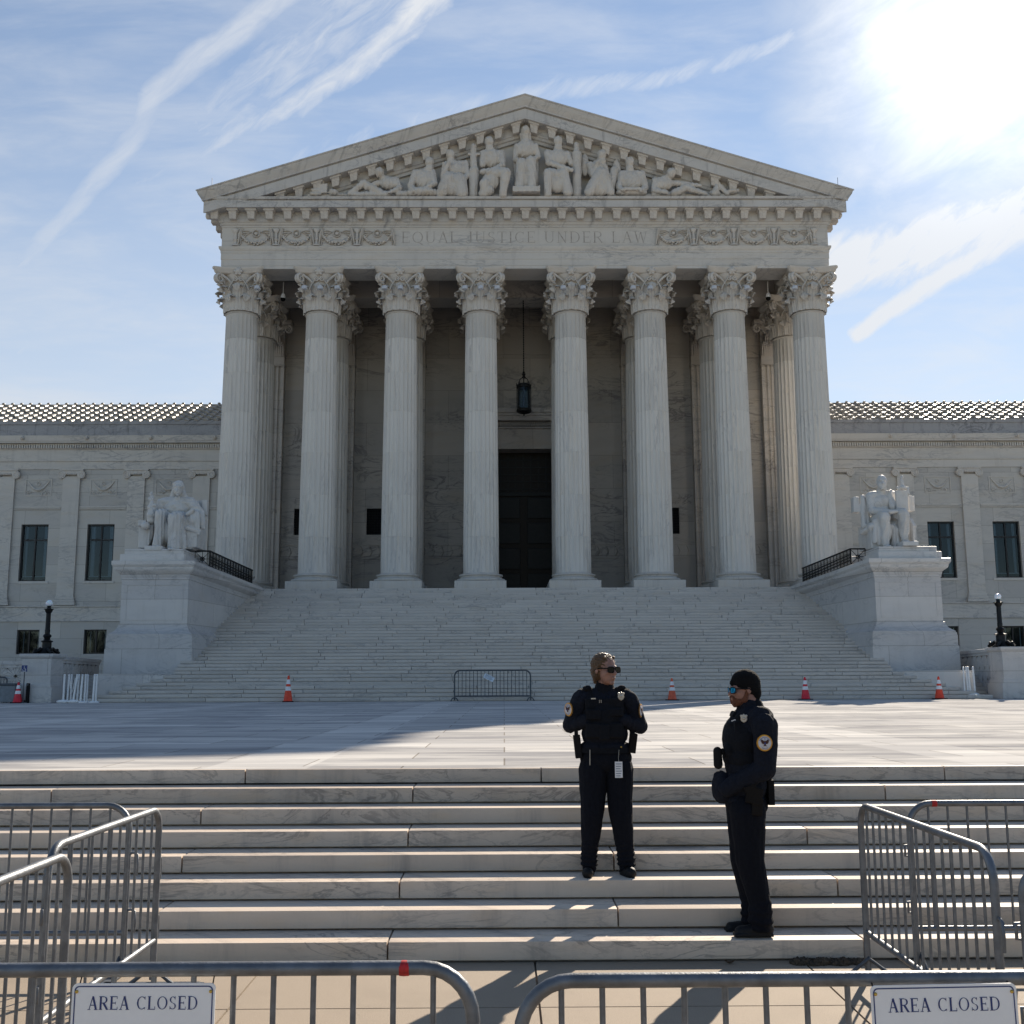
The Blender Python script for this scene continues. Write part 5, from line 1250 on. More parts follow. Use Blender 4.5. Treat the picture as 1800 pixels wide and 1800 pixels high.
tag(fin('plastic_chain', bm, 'white'), 'white plastic chain slung between the delineator posts on the left', 'chain')
for x, w, lb in ((-15.5710, .24, 'white sandbag lying left under the bunched delineator posts'), (-15.2300, .20, 'white sandbag lying right under the bunched delineator posts')):
    tag(sculpt('sandbag', [('e', (x, 38.85, ZP+.05), (w, .16, .075))], .03, 2, folds(.01, 20, 10, 4), 'white', None, True, 1), lb, 'sandbag')
# litter bin, sign and dark case at far left
t = thing('litter_bin', 'grey square litter bin behind the red cone at the far left', 'bin', (-17.6440, 39.3, ZP))
bm = bmesh.new(); box(bm, -.27, .27, -.25, .25, .03, .62, .03); fin('bin_body', bm, 'binmat', t)
bm = bmesh.new(); box(bm, -.30, .30, -.28, .28, .62, .70, .03); fin('bin_lid', bm, 'galvdark', t)
t = thing('accessibility_sign', 'small dark blue accessibility sign on a thin post by the left pier', 'sign', (-17.0620, 39.0, ZP))
bm = bmesh.new(); tube(bm, [(0, 0, 0), (0, 0, 1.32)], .018, 6); lathe(bm, [(.16, 0), (.16, .03), (.03, .05)], 12); fin('post', bm, 'galvdark', t)
bm = bmesh.new(); box(bm, -.10, .10, -.035, -.02, 1.10, 1.33, .004); pl = fin('sign_plate', bm, 'signblue', t)
bm = bmesh.new(); tube(bm, [(.055*math.cos(a*PI/8-.4), -.038, 1.17+.045*math.sin(a*PI/8-.4)-.0) for a in range(-8, 5)], .007, 5); tube(bm, [(-.005, -.038, 1.27), (-.005, -.038, 1.20), (.04, -.038, 1.20), (.055, -.038, 1.14)], .008, 5)
g = bmesh.ops.create_icosphere(bm, subdivisions=1, radius=.014); bmesh.ops.transform(bm, matrix=Matrix.Translation((-.005, -.038, 1.295)), verts=g['verts']); box(bm, -.07, .07, -.038, -.036, 1.105, 1.113)
fin('wheelchair_symbol', bm, 'white', pl, True) if False else fin('wheelchair_symbol', bm, 'white', pl)
t = thing('floodlight_case', 'black upright case leaning on the side of the left pier', 'case', (-16.9640, 39.1, ZP))
bm = bmesh.new(); box(bm, -.07, .07, -.10, .06, 0, .10, .01); box(bm, -.03, .07, -.06, .06, .10, .70, .02); fin('case_body', bm, 'rubber', t)
bm = bmesh.new(); box(bm, -.02, .06, -.07, -.06, .62, .66); fin('handle', bm, 'galvdark', t)

# ============================================================ BARRIERS
def arc(cx, cz, r, a0, a1, n=7): return [(cx+r*math.cos(math.radians(a0+(a1-a0)*i/n)), 0, cz+r*math.sin(math.radians(a0+(a1-a0)*i/n))) for i in range(n+1)]
def barrier(label, loc, rz, L, H=.95, group=None, sp=.112, r=.0185, m='galv', feet=True, zb=.24, hooks=True, lean=0.0, cr=.13):
    t = thing('crowd_barrier', label, 'barrier', loc, rz, group); t.rotation_euler = (lean, 0, rz)
    bm = bmesh.new()
    pts = [(0, 0, .03), (0, 0, .3)]+arc(cr, H-cr, cr, 180, 90)+arc(L-cr, H-cr, cr, 90, 0)+[(L, 0, .3), (L, 0, .03)]
    tube(bm, pts, r, 14); fin('frame', bm, m, t, smooth=60)
    bm = bmesh.new(); tube(bm, [(0, 0, zb), (L, 0, zb)], r*.86, 12); fin('bottom_rail', bm, m, t, smooth=60)
    n = max(2, round(L/sp)); me = None
    for i in range(1, n):
        x = L*i/n; top = H if cr < x < L-cr else H-cr+math.sqrt(max(0, cr*cr-(cr-min(x, L-x))**2))
        if me is None or abs(top-H) > 1e-4:
            bm = bmesh.new(); tube(bm, [(0, 0, zb), (0, 0, top)], r*.42, 8)
            o = fin('bar', bm, m, t, loc=(x, 0, 0), smooth=60)
            if abs(top-H) < 1e-4: me = o.data
        else: link('bar', me, None, t, loc=(x, 0, 0))
    if feet:
        for x in (.02, L-.02):
            bm = bmesh.new(); box(bm, x-.03, x+.03, -.27, .27, .004, .016, .003); box(bm, x-.03, x+.03, -.29, -.26, -.0, .012); tube(bm, [(x, -.12, .01), (x, 0, .10), (x, .12, .01)], .012, 8)
            fin('foot', bm, 'galvdark', t)
    if hooks:
        for x, s in ((0, -1), (L, 1)):
            for z in (.36, .68):
                bm = bmesh.new()
                if s > 0: tube(bm, [(x, 0, z), (x+.03, 0, z+.01), (x+.055, 0, z), (x+.06, 0, z-.06), (x+.055, 0, z-.12)], .008, 8)
                else: tube(bm, [(x, 0, z-.03), (x-.035, 0, z-.03), (x-.035, 0, z+.03), (x, 0, z+.03)], .008, 8)
                fin('hook', bm, m, t, smooth=60)
    return t
def rrect(w, h, r, n=6):
    out = []
    for cx, cz, a0 in ((w/2-r, h/2-r, 0), (-w/2+r, h/2-r, 90), (-w/2+r, -h/2+r, 180), (w/2-r, -h/2+r, 270)):
        for i in range(n+1): A = math.radians(a0+90*i/n); out.append((cx+r*math.cos(A), cz+r*math.sin(A)))
    return out
def area_sign(label, loc, rot, w=.37, h=.125, rx=0.0):
    t = thing('area_closed_sign', label, 'sign', loc); t.rotation_euler = (rx, rot, 0)
    bm = bmesh.new(); pts = rrect(w, h, .014)
    a = [bm.verts.new((x, 0, z)) for x, z in pts]; b = [bm.verts.new((x, .003, z)) for x, z in pts]; n = len(pts)
    bm.faces.new(a); bm.faces.new(b[::-1])
    for i in range(n): bm.faces.new((a[i], b[i], b[(i+1) % n], a[(i+1) % n]))
    bmesh.ops.recalc_face_normals(bm, faces=bm.faces)
    fin('sign_plate', bm, 'signface', t)
    bm = bmesh.new(); o = rrect(w-.012, h-.012, .012); i_ = rrect(w-.018, h-.018, .010)
    A = [bm.verts.new((x, -.0008, z)) for x, z in o]; C = [bm.verts.new((x, -.0008, z)) for x, z in i_]
    for i in range(n): bm.faces.new((A[i], A[(i+1) % n], C[(i+1) % n], C[i]))
    fin('border', bm, 'signblue', t)
    bm = bmesh.new(); letters(bm, 'AREA CLOSED', -w*.385, -.002, .033, -.0006, .14, .0004, 1.0, width=w*.765); fin('lettering', bm, 'signblue', t)
    for x in (-w/2+.012, w/2-.012):
        bm = bmesh.new(); g = bmesh.ops.create_icosphere(bm, subdivisions=2, radius=.0045); bmesh.ops.transform(bm, matrix=Matrix.Translation((x, -.001, h/2-.02)), verts=g['verts']); fin('screw', bm, 'brass', t)
    for x in (-w/2+.012, w/2-.012):
        bm = bmesh.new(); tube(bm, [(x, .004, h/2-.02), (x, .016, h/2-.01), (x, .03, h/2+.01)], .0018, 5); fin('cable_tie', bm, 'rubber', t)
GB = 'crowd barriers penning the foot of the low stairs'
#BARRIERS
barrier('steel crowd barrier nearest the camera on the left, under an area closed sign', (-0.0670-2.2-.017, 3.0, 0.9350-.95), 0, 2.2, group=GB, sp=.105)
barrier('steel crowd barrier nearest the camera on the right, under an area closed sign', (0.0220+.017, 2.92, 0.9210-.95), 0, 2.2, group=GB, sp=.105)
tp = bmesh.new(); tube(tp, [(0, 0, 0), (.006, 0, 0), (.012, 0, 0), (.02, 0, 0), (.026, 0, 0)], [.0188, .0196, .0199, .0195, .0190], 14); tag(fin('red_tape', tp, 'redpaint', None, loc=(-0.2780, 3.0, 0.9340), smooth=60), 'band of red tape wrapped round the nearest left barrier rail', 'tape')
tp = bmesh.new(); tube(tp, [(0, 0, 0), (.03, 0, 0)], .0196, 14); tag(fin('red_tape', tp, 'redpaint', None, loc=(2.5370, 6.6, .95), smooth=60), 'small band of red tape on the rear right barrier rail', 'tape')
barrier('steel crowd barrier seen end-on nearest the left edge, its rounded end towards the stairs', (-1.885, 4.87, 0), -PI/2, 2.1, group=GB)
barrier('steel barrier slanting away on the left, its sunlit top rail reaching the stairs', (-2.0, 4.93, 0), PI/2-.01, 1.5, .965, group=GB, sp=.12)
barrier('steel crowd barrier standing square to the camera at the far left, against the lowest step', (-4.42, 6.62, 0), 0, 2.2, .96, group=GB, sp=.114)
barrier('steel crowd barrier slanting away on the right, its far end touching the lowest step', (2.085, 6.52, 0), -PI/2-.01, 1.78, .955, group=GB, sp=.112)
barrier('steel crowd barrier standing square to the camera at the right, against the lowest step', (2.40, 6.60, 0), .0, 2.2, .95, group=GB, sp=.114)
barrier('pale steel crowd barrier whose rounded corner enters at the extreme right edge', (2.085, 4.52, 0), -.25, 2.1, .95, group=GB)
area_sign('white area closed sign with blue border on the near left barrier', (-0.9360, 2.965, 0.8470), .004)
area_sign('white area closed sign with blue border on the near right barrier', (1.1090, 2.88, 0.8540), -.012)
fb = barrier('lone steel crowd barrier at the foot of the monumental stairs with a paper notice', (-1.7630, 38.9, ZP), 0, 2.70, 1.08, r=.028, sp=.135, m='galvdark', feet=False, zb=.18, cr=.2)
for x in (0, 2.70):
    bm = bmesh.new(); tube(bm, [(x-.13, 0, .0), (x-.08, 0, .10), (x, 0, .13), (x+.08, 0, .10), (x+.13, 0, .0)], .02, 8); fin('foot', bm, 'galvdark', fb)
t = thing('paper_notice', 'crooked white paper notice tied to the lone barrier at the stairs foot', 'notice', (-0.5390, 38.84, 1.8030)); t.rotation_euler = (0, math.radians(27), 0)
bm = bmesh.new(); box(bm, -.19, .19, 0, .008, -.085, .085); fin('sheet', bm, 'paper', t)
bm = bmesh.new(); 
for i in range(4): box(bm, -.15, .15-.03*(i % 2), -.003, -.001, .05-i*.035, .062-i*.035)
fin('print_lines', bm, 'ink', t)
barrier('dull steel crowd barrier standing in shade in front of the right balustrade', (18.2850, 39.4, ZP), 0, 2.3, .88, m='galvdark', r=.026, hooks=False)
barrier('dull steel crowd barrier standing in shade in front of the left balustrade', (-17.8920-2.3, 39.5, ZP), 0, 2.3, .92, m='galvdark', r=.026, hooks=False)
# plant litter swept against the step, a few dry leaves
tag(sculpt('leaf_litter', [('e', ((-3.0120+(1405+i*13)*0.003394), 6.80+.02*math.sin(i*2), .004), (.05, .05, .020+.010*math.sin(i*2.3+.5))) for i in range(9)], .006, 0, lambda c, n: .011*noise.noise(c*60)+.011*noise.noise(c*140), 'litter', None, True, 1), 'dark heap of dry plant litter against the lowest step on the right', 'litter')
for i, (x, y, lb) in enumerate(((1283, 1693, 'curled brown leaf lying on the sidewalk below the bearded officer'), (1452, 1694, 'small brown leaf lying by the dark heap of litter'))):
    bm = bmesh.new(); c_ = [(1.346,6.803),(1.915,6.775)][i]; 
    rowl = [[bm.verts.new((c_[0]+.028*u_-.0*v__, c_[1]+.018*v__*(1-u_*u_*.7), .004+.012*u_*u_+.006*v__*v__)) for v__ in (-1, 0, 1)] for u_ in (-1, -.5, 0, .5, 1)]
    for a, b in zip(rowl, rowl[1:]):
        for j in range(2): bm.faces.new((a[j], a[j+1], b[j+1], b[j]))
    bmesh.ops.solidify(bm, geom=bm.faces[:], thickness=.001)
    tag(fin('dry_leaf', bm, 'leaf'), lb, 'leaf')
# ============================================================ PEOPLE
def wr(amp, s, seed, zs=.5):
    def f(co, n):
        q = Vector((co.x*s+seed, co.y*s, co.z*s*zs+seed)); a = noise.noise(q+Vector((noise.noise(q*.7)*1.2, 0, 0)))
        b = 1-abs(noise.noise(q*1.9))*2
        return amp*(a*.9+b*.5)
    return f
def cuffs(amp, z0, z1, fr):
    """crumpled rings where trousers stack on the boots"""
    g = wr(.006, 13, 3, .35)
    def f(co, n):
        t = max(0, min(1, (z1-co.z)/(z1-z0))); return g(co, n)+amp*t*math.sin(co.z*fr+2.5*noise.noise(co*9))
    return f
def head_xf(c, H, yaw_, tilt=0.0):
    return Matrix.Translation(c) @ Matrix.Rotation(yaw_, 4, 'Z') @ Matrix.Rotation(tilt, 4, 'X') @ Matrix.Scale(H, 4)
def HP(M_, parts, H):
    """parts given in head units (face towards -Y) placed in the world"""
    out = []; e = M_.to_euler()
    for p in parts:
        if p[0] == 'c': out.append(('c', M_ @ Vector(p[1]), M_ @ Vector(p[2]), p[3]*H, p[4]*H))
        else: out.append((p[0], M_ @ Vector(p[1]), tuple(q*H for q in p[2]), tuple(e)))
    return out
HEAD = [('e', (0, .07, .13), (.325, .40, .36)), ('e', (0, -.11, -.10), (.27, .25, .35)), ('e', (0, -.13, -.28), (.215, .21, .19)), ('e', (0, -.275, -.41), (.09, .07, .065)),
        ('c', (0, -.345, .03), (0, -.435, -.125), .028, .048), ('e', (-.04, -.385, -.135), (.035, .03, .025)), ('e', (.04, -.385, -.135), (.035, .03, .025)),
        ('c', (-.15, -.30, .07), (.15, -.30, .07), .05, .05), ('e', (0, -.365, -.245), (.085, .035, .02)), ('e', (0, -.358, -.285), (.075, .035, .022)),
        ('e', (-.155, -.25, -.10), (.09, .08, .08)), ('e', (.155, -.25, -.10), (.09, .08, .08)), ('e', (-.335, .05, -.04), (.025, .07, .105)), ('e', (.335, .05, -.04), (.025, .07, .105))]
# ---------------------------------------------------- woman officer
s = .00397
wo_ = thing('person', 'blonde woman in dark uniform and sunglasses, hands tucked in her vest', 'person', (0.6890,7.6600,0.3630))
Hf = 57*s; Mf = head_xf(Vector((0.7080,7.6600,1.7560)), Hf, math.radians(42), 0)
body = [('c', p[1], p[2], p[3]/s, p[4]/s) if p[0] == 'c' else (p[0], p[1], tuple(q/s for q in p[2]), p[3]) for p in HP(Mf, HEAD, Hf)]
body += [('c', (0.7030,7.6800,1.7050), (0.7020,7.6900,1.5790), 11, 12.5), ('e', (0.6980,7.6800,1.4220), (30,19,42)), ('e', (0.7010,7.6800,1.1580), (34,20,28)), ('c', (0.5330,7.6800,1.5480), (0.4640,7.7000,1.3710), 9, 8), ('c', (0.4640,7.7000,1.3710), (0.5890,7.6150,1.4170), 8, 6), ('c', (0.8680,7.6800,1.5470), (0.9460,7.7000,1.3650), 9, 8), ('c', (0.9460,7.7000,1.3650), (0.8020,7.6150,1.4160), 8, 6),
  ('c', (0.6290,7.6800,1.0810), (0.6070,7.6600,0.7770), 15, 12), ('c', (0.6070,7.6600,0.7770), (0.5750,7.6800,0.4160), 12, 8), ('c', (0.7870,7.6800,1.0800), (0.8020,7.6600,0.7760), 15, 12), ('c', (0.8020,7.6600,0.7760), (0.8360,7.6800,0.4150), 12, 8)]
for sx, hx in ((1, 1030), (-1, 1096)):     # palms and fingers slid behind the vest edge
    a = Vector((0.5890,7.6150,1.4170)) if sx > 0 else Vector((0.8020,7.6150,1.4160))
    body.append(('e', a+Vector((sx*.03, -.01, .01)), (9, 5, 8)))
    for k in range(4): body.append(('c', a+Vector((sx*.045, -.015, .028-k*.018)), a+Vector((sx*.095, -.004, .024-k*.017)), 2.3, 1.9))
    body.append(('c', a+Vector((sx*.02, -.02, .03)), a+Vector((sx*.05, -.03, .062)), 2.6, 2.1))
sculpt('body', body, .0052, 2, None, 'skin', wo_, True, s)
hair = HP(Mf, [('e', (0, .10, .16), (.352, .40, .375)), ('e', (0, .20, -.06), (.335, .29, .32)), ('e', (0, .40, -.12), (.15, .12, .16)), ('c', (-.20, -.16, .36), (-.34, .0, .05), .06, .05), ('c', (.20, -.16, .36), (.34, .0, .05), .06, .05), ('c', (-.30, .16, -.2), (-.24, .20, -.40), .08, .05), ('c', (.30, .16, -.2), (.26, .20, -.40), .08, .05)], Hf)
def hfold(co, n): return .0022*math.sin(co.z*300+co.x*180+6*noise.noise(co*22))+.004*noise.noise(co*60)
hs = sculpt('hair', [(p[0],)+tuple(p[1:3])+((p[3]/s, p[4]/s) if p[0] == 'c' else ()) if p[0] == 'c' else (p[0], p[1], tuple(q/s for q in p[2]), p[3]) for p in hair], .005, 1, hfold, 'hair', wo_, True, s)
bm = bmesh.new(); rh = random.Random(9)
for i in range(90):          # flyaway strands
    a, b = rh.uniform(0, 2*PI), rh.uniform(-.2, 1.4); p0 = Mf @ Vector((.34*math.cos(a)*math.cos(b), .10+.39*math.sin(a)*math.cos(b), .16+.36*math.sin(b)))
    if (Mf.inverted() @ p0).y < -.22: continue
    d_ = Vector((rh.uniform(-1, 1), rh.uniform(-1, 1), rh.uniform(-.2, 1)))*.012; tube(bm, [p0, p0+d_, p0+d_*1.6+Vector((0, 0, -.006))], .0004, 3)
for q in (-1, 1):
    for i in range(30):
        p0 = Mf @ Vector((q*rh.uniform(.2, .33), rh.uniform(.05, .3), rh.uniform(-.42, -.2))); d_ = Vector((rh.uniform(-1, 1)*.012+q*.006, rh.uniform(-1, 1)*.01, rh.uniform(-.03, .002))); tube(bm, [p0, p0+d_*.5, p0+d_], .0006, 3)
fin('loose_hair', bm, 'hair', wo_, True)
def glasses(par, Mh, lensm, wrap):
    bm = bmesh.new()
    for q in (-1, 1):
        pts = [(q*(.155+.125*math.copysign(abs(math.cos(A))**.6, math.cos(A))), .085*math.copysign(abs(math.sin(A))**.6, math.sin(A))-.01) for A in [2*PI*i/18 for i in range(18)]]
        f = [bm.verts.new(Mh @ Vector((x, -.405+.45*wrap*x*x, z))) for x, z in pts]; g = [bm.verts.new(Mh @ Vector((x, -.385+.45*wrap*x*x, z))) for x, z in pts]
        bm.faces.new(f); bm.faces.new(g[::-1])
        for i in range(18): bm.faces.new((f[i], g[i], g[(i+1) % 18], f[(i+1) % 18]))
    bmesh.ops.recalc_face_normals(bm, faces=bm.faces)
    gl = fin('sunglasses', bm, lensm, par, True)
    bm = bmesh.new(); H_ = Mh.to_scale().x
    for q in (-1, 1):
        tube(bm, [Mh @ Vector((q*.265, -.39+.45*wrap*.07, .03)), Mh @ Vector((q*.345, -.20, .03)), Mh @ Vector((q*.35, .06, .02)), Mh @ Vector((q*.34, .12, -.04))], .020*H_, 6)
        tube(bm, [Mh @ Vector((q*(.155+.132*math.copysign(abs(math.cos(A))**.6, math.cos(A))), -.40+.45*wrap*(.155+q*0+.132*math.cos(A))**2, .09*math.copysign(abs(math.sin(A))**.6, math.sin(A))-.01)) for A in [2*PI*i/16 for i in range(17)]], .014*H_, 5)
    tube(bm, [Mh @ Vector((-.05, -.40, .03)), Mh @ Vector((0, -.41, .035)), Mh @ Vector((.05, -.40, .03))], .014*H_, 5)
    fin('glasses_frame', bm, 'rubber', gl, True)
glasses(wo_, Mf, 'lens', .6)
sculpt('jacket', [('e', (0.6980,7.6800,1.4450), (40,25,44)), ('e', (0.7000,7.6800,1.3130), (40,26,30)), ('e', (0.6990,7.6800,1.2270), (43.5,27,13)), ('c', (0.5570,7.6800,1.5640), (0.8440,7.6800,1.5620), 16, 16), ('c', (0.7020,7.6900,1.5860), (0.7070,7.6950,1.6220), 19, 16),
  ('c', (0.5370,7.6800,1.5440), (0.4610,7.7100,1.3710), 16.5, 13.5), ('c', (0.4610,7.7100,1.3710), (0.5730,7.6050,1.4100), 13, 10.5), ('c', (0.8680,7.6800,1.5430), (0.9510,7.7100,1.3650), 16.5, 13.5), ('c', (0.9510,7.7100,1.3650), (0.8170,7.6050,1.4080), 13, 10.5)], .0055, 2, wr(.0085, 13, 1), 'cloth', wo_, True, s)
sculpt('collar', [('c', (0.7020,7.6900,1.6020), (0.7080,7.7050,1.6490), 18.5, 16.5)], .005, 2, wr(.002, 30, 5), 'vestm', wo_, True, s)
vest = sculpt('vest', [('b', (0.6930,7.6700,1.4220), (33,24,34)), ('e', (0.6930,7.6700,1.4220), (40,31,40)), ('c', (0.5960,7.6600,1.6110), (0.5980,7.6000,1.5100), 7, 8), ('c', (0.7950,7.6600,1.6100), (0.7870,7.6000,1.5090), 7, 8), ('b', (0.6040,7.5600,1.3420), (11,5,12)), ('b', (0.6850,7.5500,1.3300), (8,5,13)), ('b', (0.7680,7.5600,1.3410), (10,5,12)), ('b', (0.6120,7.5500,1.4500), (12,3,8)), ('b', (0.7660,7.5550,1.4640), (12,3,6)), ('e', (0.5790,7.6400,1.6270), (8,7,5)), ('e', (0.8210,7.6400,1.6300), (7,6,4.5))], .0055, 2, wr(.0025, 25, 2), 'vestm', wo_, True, s)
sculpt('trousers', [('e', (0.7050,7.6800,1.1460), (45,26.5,27)), ('c', (0.6170,7.6800,1.0730), (0.6030,7.6600,0.7770), 25.5, 19.5), ('c', (0.6030,7.6600,0.7770), (0.5810,7.6800,0.5100), 19.5, 14), ('c', (0.5810,7.6800,0.5100), (0.5800,7.6800,0.4390), 14, 14), ('c', (0.7950,7.6800,1.0720), (0.7980,7.6600,0.7760), 25.5, 20), ('c', (0.7980,7.6600,0.7760), (0.8270,7.6800,0.5160), 20, 15), ('c', (0.8270,7.6800,0.5160), (0.8330,7.6800,0.4480), 15, 15.5)], .0055, 2, cuffs(.0045, .46, .62, 190), 'trouser', wo_, True, s)
bt = [('c', (0.5720,7.7000,0.3790), (0.5590,7.5750,0.3970), 10.5, 9.5), ('c', (0.5770,7.6900,0.4520), (0.5760,7.6900,0.3960), 10, 11)]
sculpt('boot', bt, .005, 2, None, 'boot', wo_, True, s)
sculpt('boot', [('c', (0.8260,7.7000,0.3810), (0.8520,7.5800,0.3960), 10.5, 10), ('c', (0.8310,7.6900,0.4580), (0.8290,7.6900,0.3940), 10, 11)], .005, 2, None, 'boot', wo_, True, s)
bm = bmesh.new(); cxy = Vector((0.7020,7.6800,1.2040)); r_ = 44*s
for (zz, rr_) in ((0, 1),): 
    n = 40; rows = [[bm.verts.new((cxy.x+r_*1.0*k_*math.cos(2*PI*i/n), cxy.y+r_*.64*k_*math.sin(2*PI*i/n), cxy.z+dz_)) for i in range(n)] for k_, dz_ in ((1.0, -.018), (1.035, -.018), (1.035, .018), (1.0, .018))]
    for a, b in zip(rows, rows[1:]):
        for i in range(n): bm.faces.new((a[i], a[(i+1) % n], b[(i+1) % n], b[i]))
fin('duty_belt', bm, 'vestm', wo_, True)
def blk(name, c, h, m, par, rz=(0, 0, 0), v=.004, sm=1, sc=None): return sculpt(name, [('b', c, h, rz)], v, sm, None, m, par, True, sc or s)
blk('radio_pouch', (0.5090,7.6600,1.2290), (6,8,20), 'rubber', wo_, (0, math.radians(-6), 0))
blk('radio', (0.5000,7.6600,1.2990), (3.2,5,14), 'rubber', wo_)
blk('holster', (0.8910,7.6600,1.2510), (6,12,17), 'holster', wo_, (0, math.radians(8), 0))
blk('pistol_grip', (0.8950,7.6800,1.3080), (4,8,7), 'rubber', wo_, (0, math.radians(-10), 0))
def shield(c, w, h, m, par, yawz=0.0):
    bm = bmesh.new(); P_ = [(-.5, .30), (-.36, .42), (-.18, .36), (0, .5), (.18, .36), (.36, .42), (.5, .30), (.42, .05), (.46, -.15), (.30, -.36), (0, -.5), (-.30, -.36), (-.46, -.15), (-.42, .05)]
    R_z = Matrix.Rotation(yawz, 3, 'Z')
    f = [bm.verts.new(Vector(c)+R_z @ Vector((x*w, 0, z*h))) for x, z in P_]; g = [bm.verts.new(Vector(c)+R_z @ Vector((x*w*.85, -.006, z*h*.85))) for x, z in P_]; n = len(P_)
    for i in range(n): bm.faces.new((f[i], f[(i+1) % n], g[(i+1) % n], g[i]))
    bm.faces.new(g)
    q = bmesh.ops.create_icosphere(bm, subdivisions=2, radius=w*.22); bmesh.ops.transform(bm, matrix=Matrix.Translation(Vector(c)+R_z @ Vector((0, -.006, 0))), verts=q['verts'])
    return fin('badge', bm, m, par, True)
shield((0.8000,7.5050,1.5750), 12.5*s, 16*s, 'silver', wo_, .15)
bm = bmesh.new(); c_ = Vector((0.6120,7.5230,1.5580)); box(bm, c_.x-.016, c_.x+.016, c_.y-.004, c_.y, c_.z-.004, c_.z+.004); fin('name_tag', bm, 'silver', wo_, True)
bm = bmesh.new(); c_ = Vector((0.6580,7.5190,1.5390))
for q in (-.006, .006): tube(bm, [(c_.x+q, c_.y-.006, c_.z-.010), (c_.x+q, c_.y-.006, c_.z+.010)], .0018, 5)
fin('pens', bm, 'silver', wo_, True)
bm = bmesh.new(); c_ = Vector((0.7770,7.5250,1.0810)); box(bm, c_.x-6.5*s, c_.x+6.5*s, c_.y-.002, c_.y+.001, c_.z-13.5*s, c_.z+13.5*s, .0006)
cdd = fin('id_card', bm, 'reflect', wo_, True)
bm = bmesh.new()
for i in range(6): box(bm, c_.x-5*s, c_.x+(5-(i % 3))*s, c_.y-.0035, c_.y-.0028, c_.z+(9-i*4)*s, c_.z+(10.3-i*4)*s)
fin('card_print', bm, 'ink', cdd, True)
bm = bmesh.new(); tube(bm, [Vector((0.7780,7.5250,1.1340)), Vector((0.7770,7.5300,1.1600)), Vector((0.7830,7.5400,1.2120))], .0015, 5); tube(bm, [Vector((0.5830,7.5450,1.1100)), Vector((0.5840,7.5450,1.1670)), Vector((0.5850,7.5500,1.2130))], .003, 5); fin('lanyard_and_keys', bm, 'silver', wo_, True)
bm = bmesh.new(); g = bmesh.ops.create_icosphere(bm, subdivisions=2, radius=.006); bmesh.ops.transform(bm, matrix=Matrix.Translation(Vector((0.7970,7.5250,1.2320))), verts=g['verts']); fin('belt_stud', bm, 'brass', wo_, True)
def patch(c, r, yawz, par, squash=1.0):
    """round shoulder patch: gold rim, pale field, spread eagle with a striped shield"""
    Rz = Matrix.Rotation(yawz, 3, 'Z'); c = Vector(c)
    def poly(bm, pts, off): bm.faces.new([bm.verts.new(c+Rz @ Vector((x*r*squash, off-.12*r*(1-(x*x+z*z)), z*r))) for x, z in pts])
    def ringp(bm, r0, r1, off, n=32):
        A = [[bm.verts.new(c+Rz @ Vector((rr_*math.cos(2*PI*i/n)*r*squash, off-.12*r*(1-rr_*rr_), rr_*math.sin(2*PI*i/n)*r))) for i in range(n)] for rr_ in (r0, r1)]
        for i in range(n): bm.faces.new((A[0][i], A[0][(i+1) % n], A[1][(i+1) % n], A[1][i]))
    bm = bmesh.new(); ringp(bm, .86, 1.0, -.003); ringp(bm, 1.0, 1.04, .002); root = fin('shoulder_patch', bm, 'patchgold', par, True)
    bm = bmesh.new()
    for a_, b_ in ((0, .3), (.3, .6), (.6, .87)): ringp(bm, max(a_, .001), b_, -.0015)
    fin('patch_field', bm, 'patchwhite', root, True)
    bm = bmesh.new()
    for q in (-1, 1):
        poly(bm, [(q*.06, .02), (q*.10, .22), (q*.26, .36), (q*.46, .46), (q*.52, .30)], -.004-.12*0)
        poly(bm, [(q*.06, .02), (q*.52, .30), (q*.50, .12), (q*.40, -.06), (q*.24, -.14), (q*.08, -.12)], -.0042)
    poly(bm, [(-.07, .02), (.07, .02), (.08, .22), (.05, .32), (-.05, .32), (-.08, .22)], -.0044)
    poly(bm, [(-.08, -.1), (.08, -.1), (.20, -.42), (0, -.36), (-.20, -.42)], -.0041); fin('eagle', bm, 'patchbrown', root, True)
    bm = bmesh.new(); poly(bm, [(-.10, .06), (.10, .06), (.10, -.1), (0, -.2), (-.10, -.1)], -.0052)
    for i in range(14):
        A = math.radians(25+i*10+ (0 if i < 14 else 0)); ca, sa = math.cos(A), math.sin(A); poly(bm, [(.66*ca-.03*sa, .66*sa+.03*ca), (.66*ca+.03*sa, .66*sa-.03*ca), (.76*ca+.03*sa, .76*sa-.03*ca), (.76*ca-.03*sa, .76*sa+.03*ca)], -.0035)
    for i in range(7):
        A = math.radians(240+i*10); ca, sa = math.cos(A), math.sin(A); poly(bm, [(.66*ca-.03*sa, .66*sa+.03*ca), (.66*ca+.03*sa, .66*sa-.03*ca), (.76*ca+.03*sa, .76*sa-.03*ca), (.76*ca-.03*sa, .76*sa+.03*ca)], -.0035)
    poly(bm, [(-.08, .50), (0, .42), (.08, .50), (0, .60)], -.0045); fin('patch_device', bm, 'patchblue', root, True)
patch((0.4470,7.6320,1.4830), 11.5*s, math.radians(-58), wo_)
patch((0.9510,7.6450,1.4730), 11.5*s, math.radians(68), wo_)

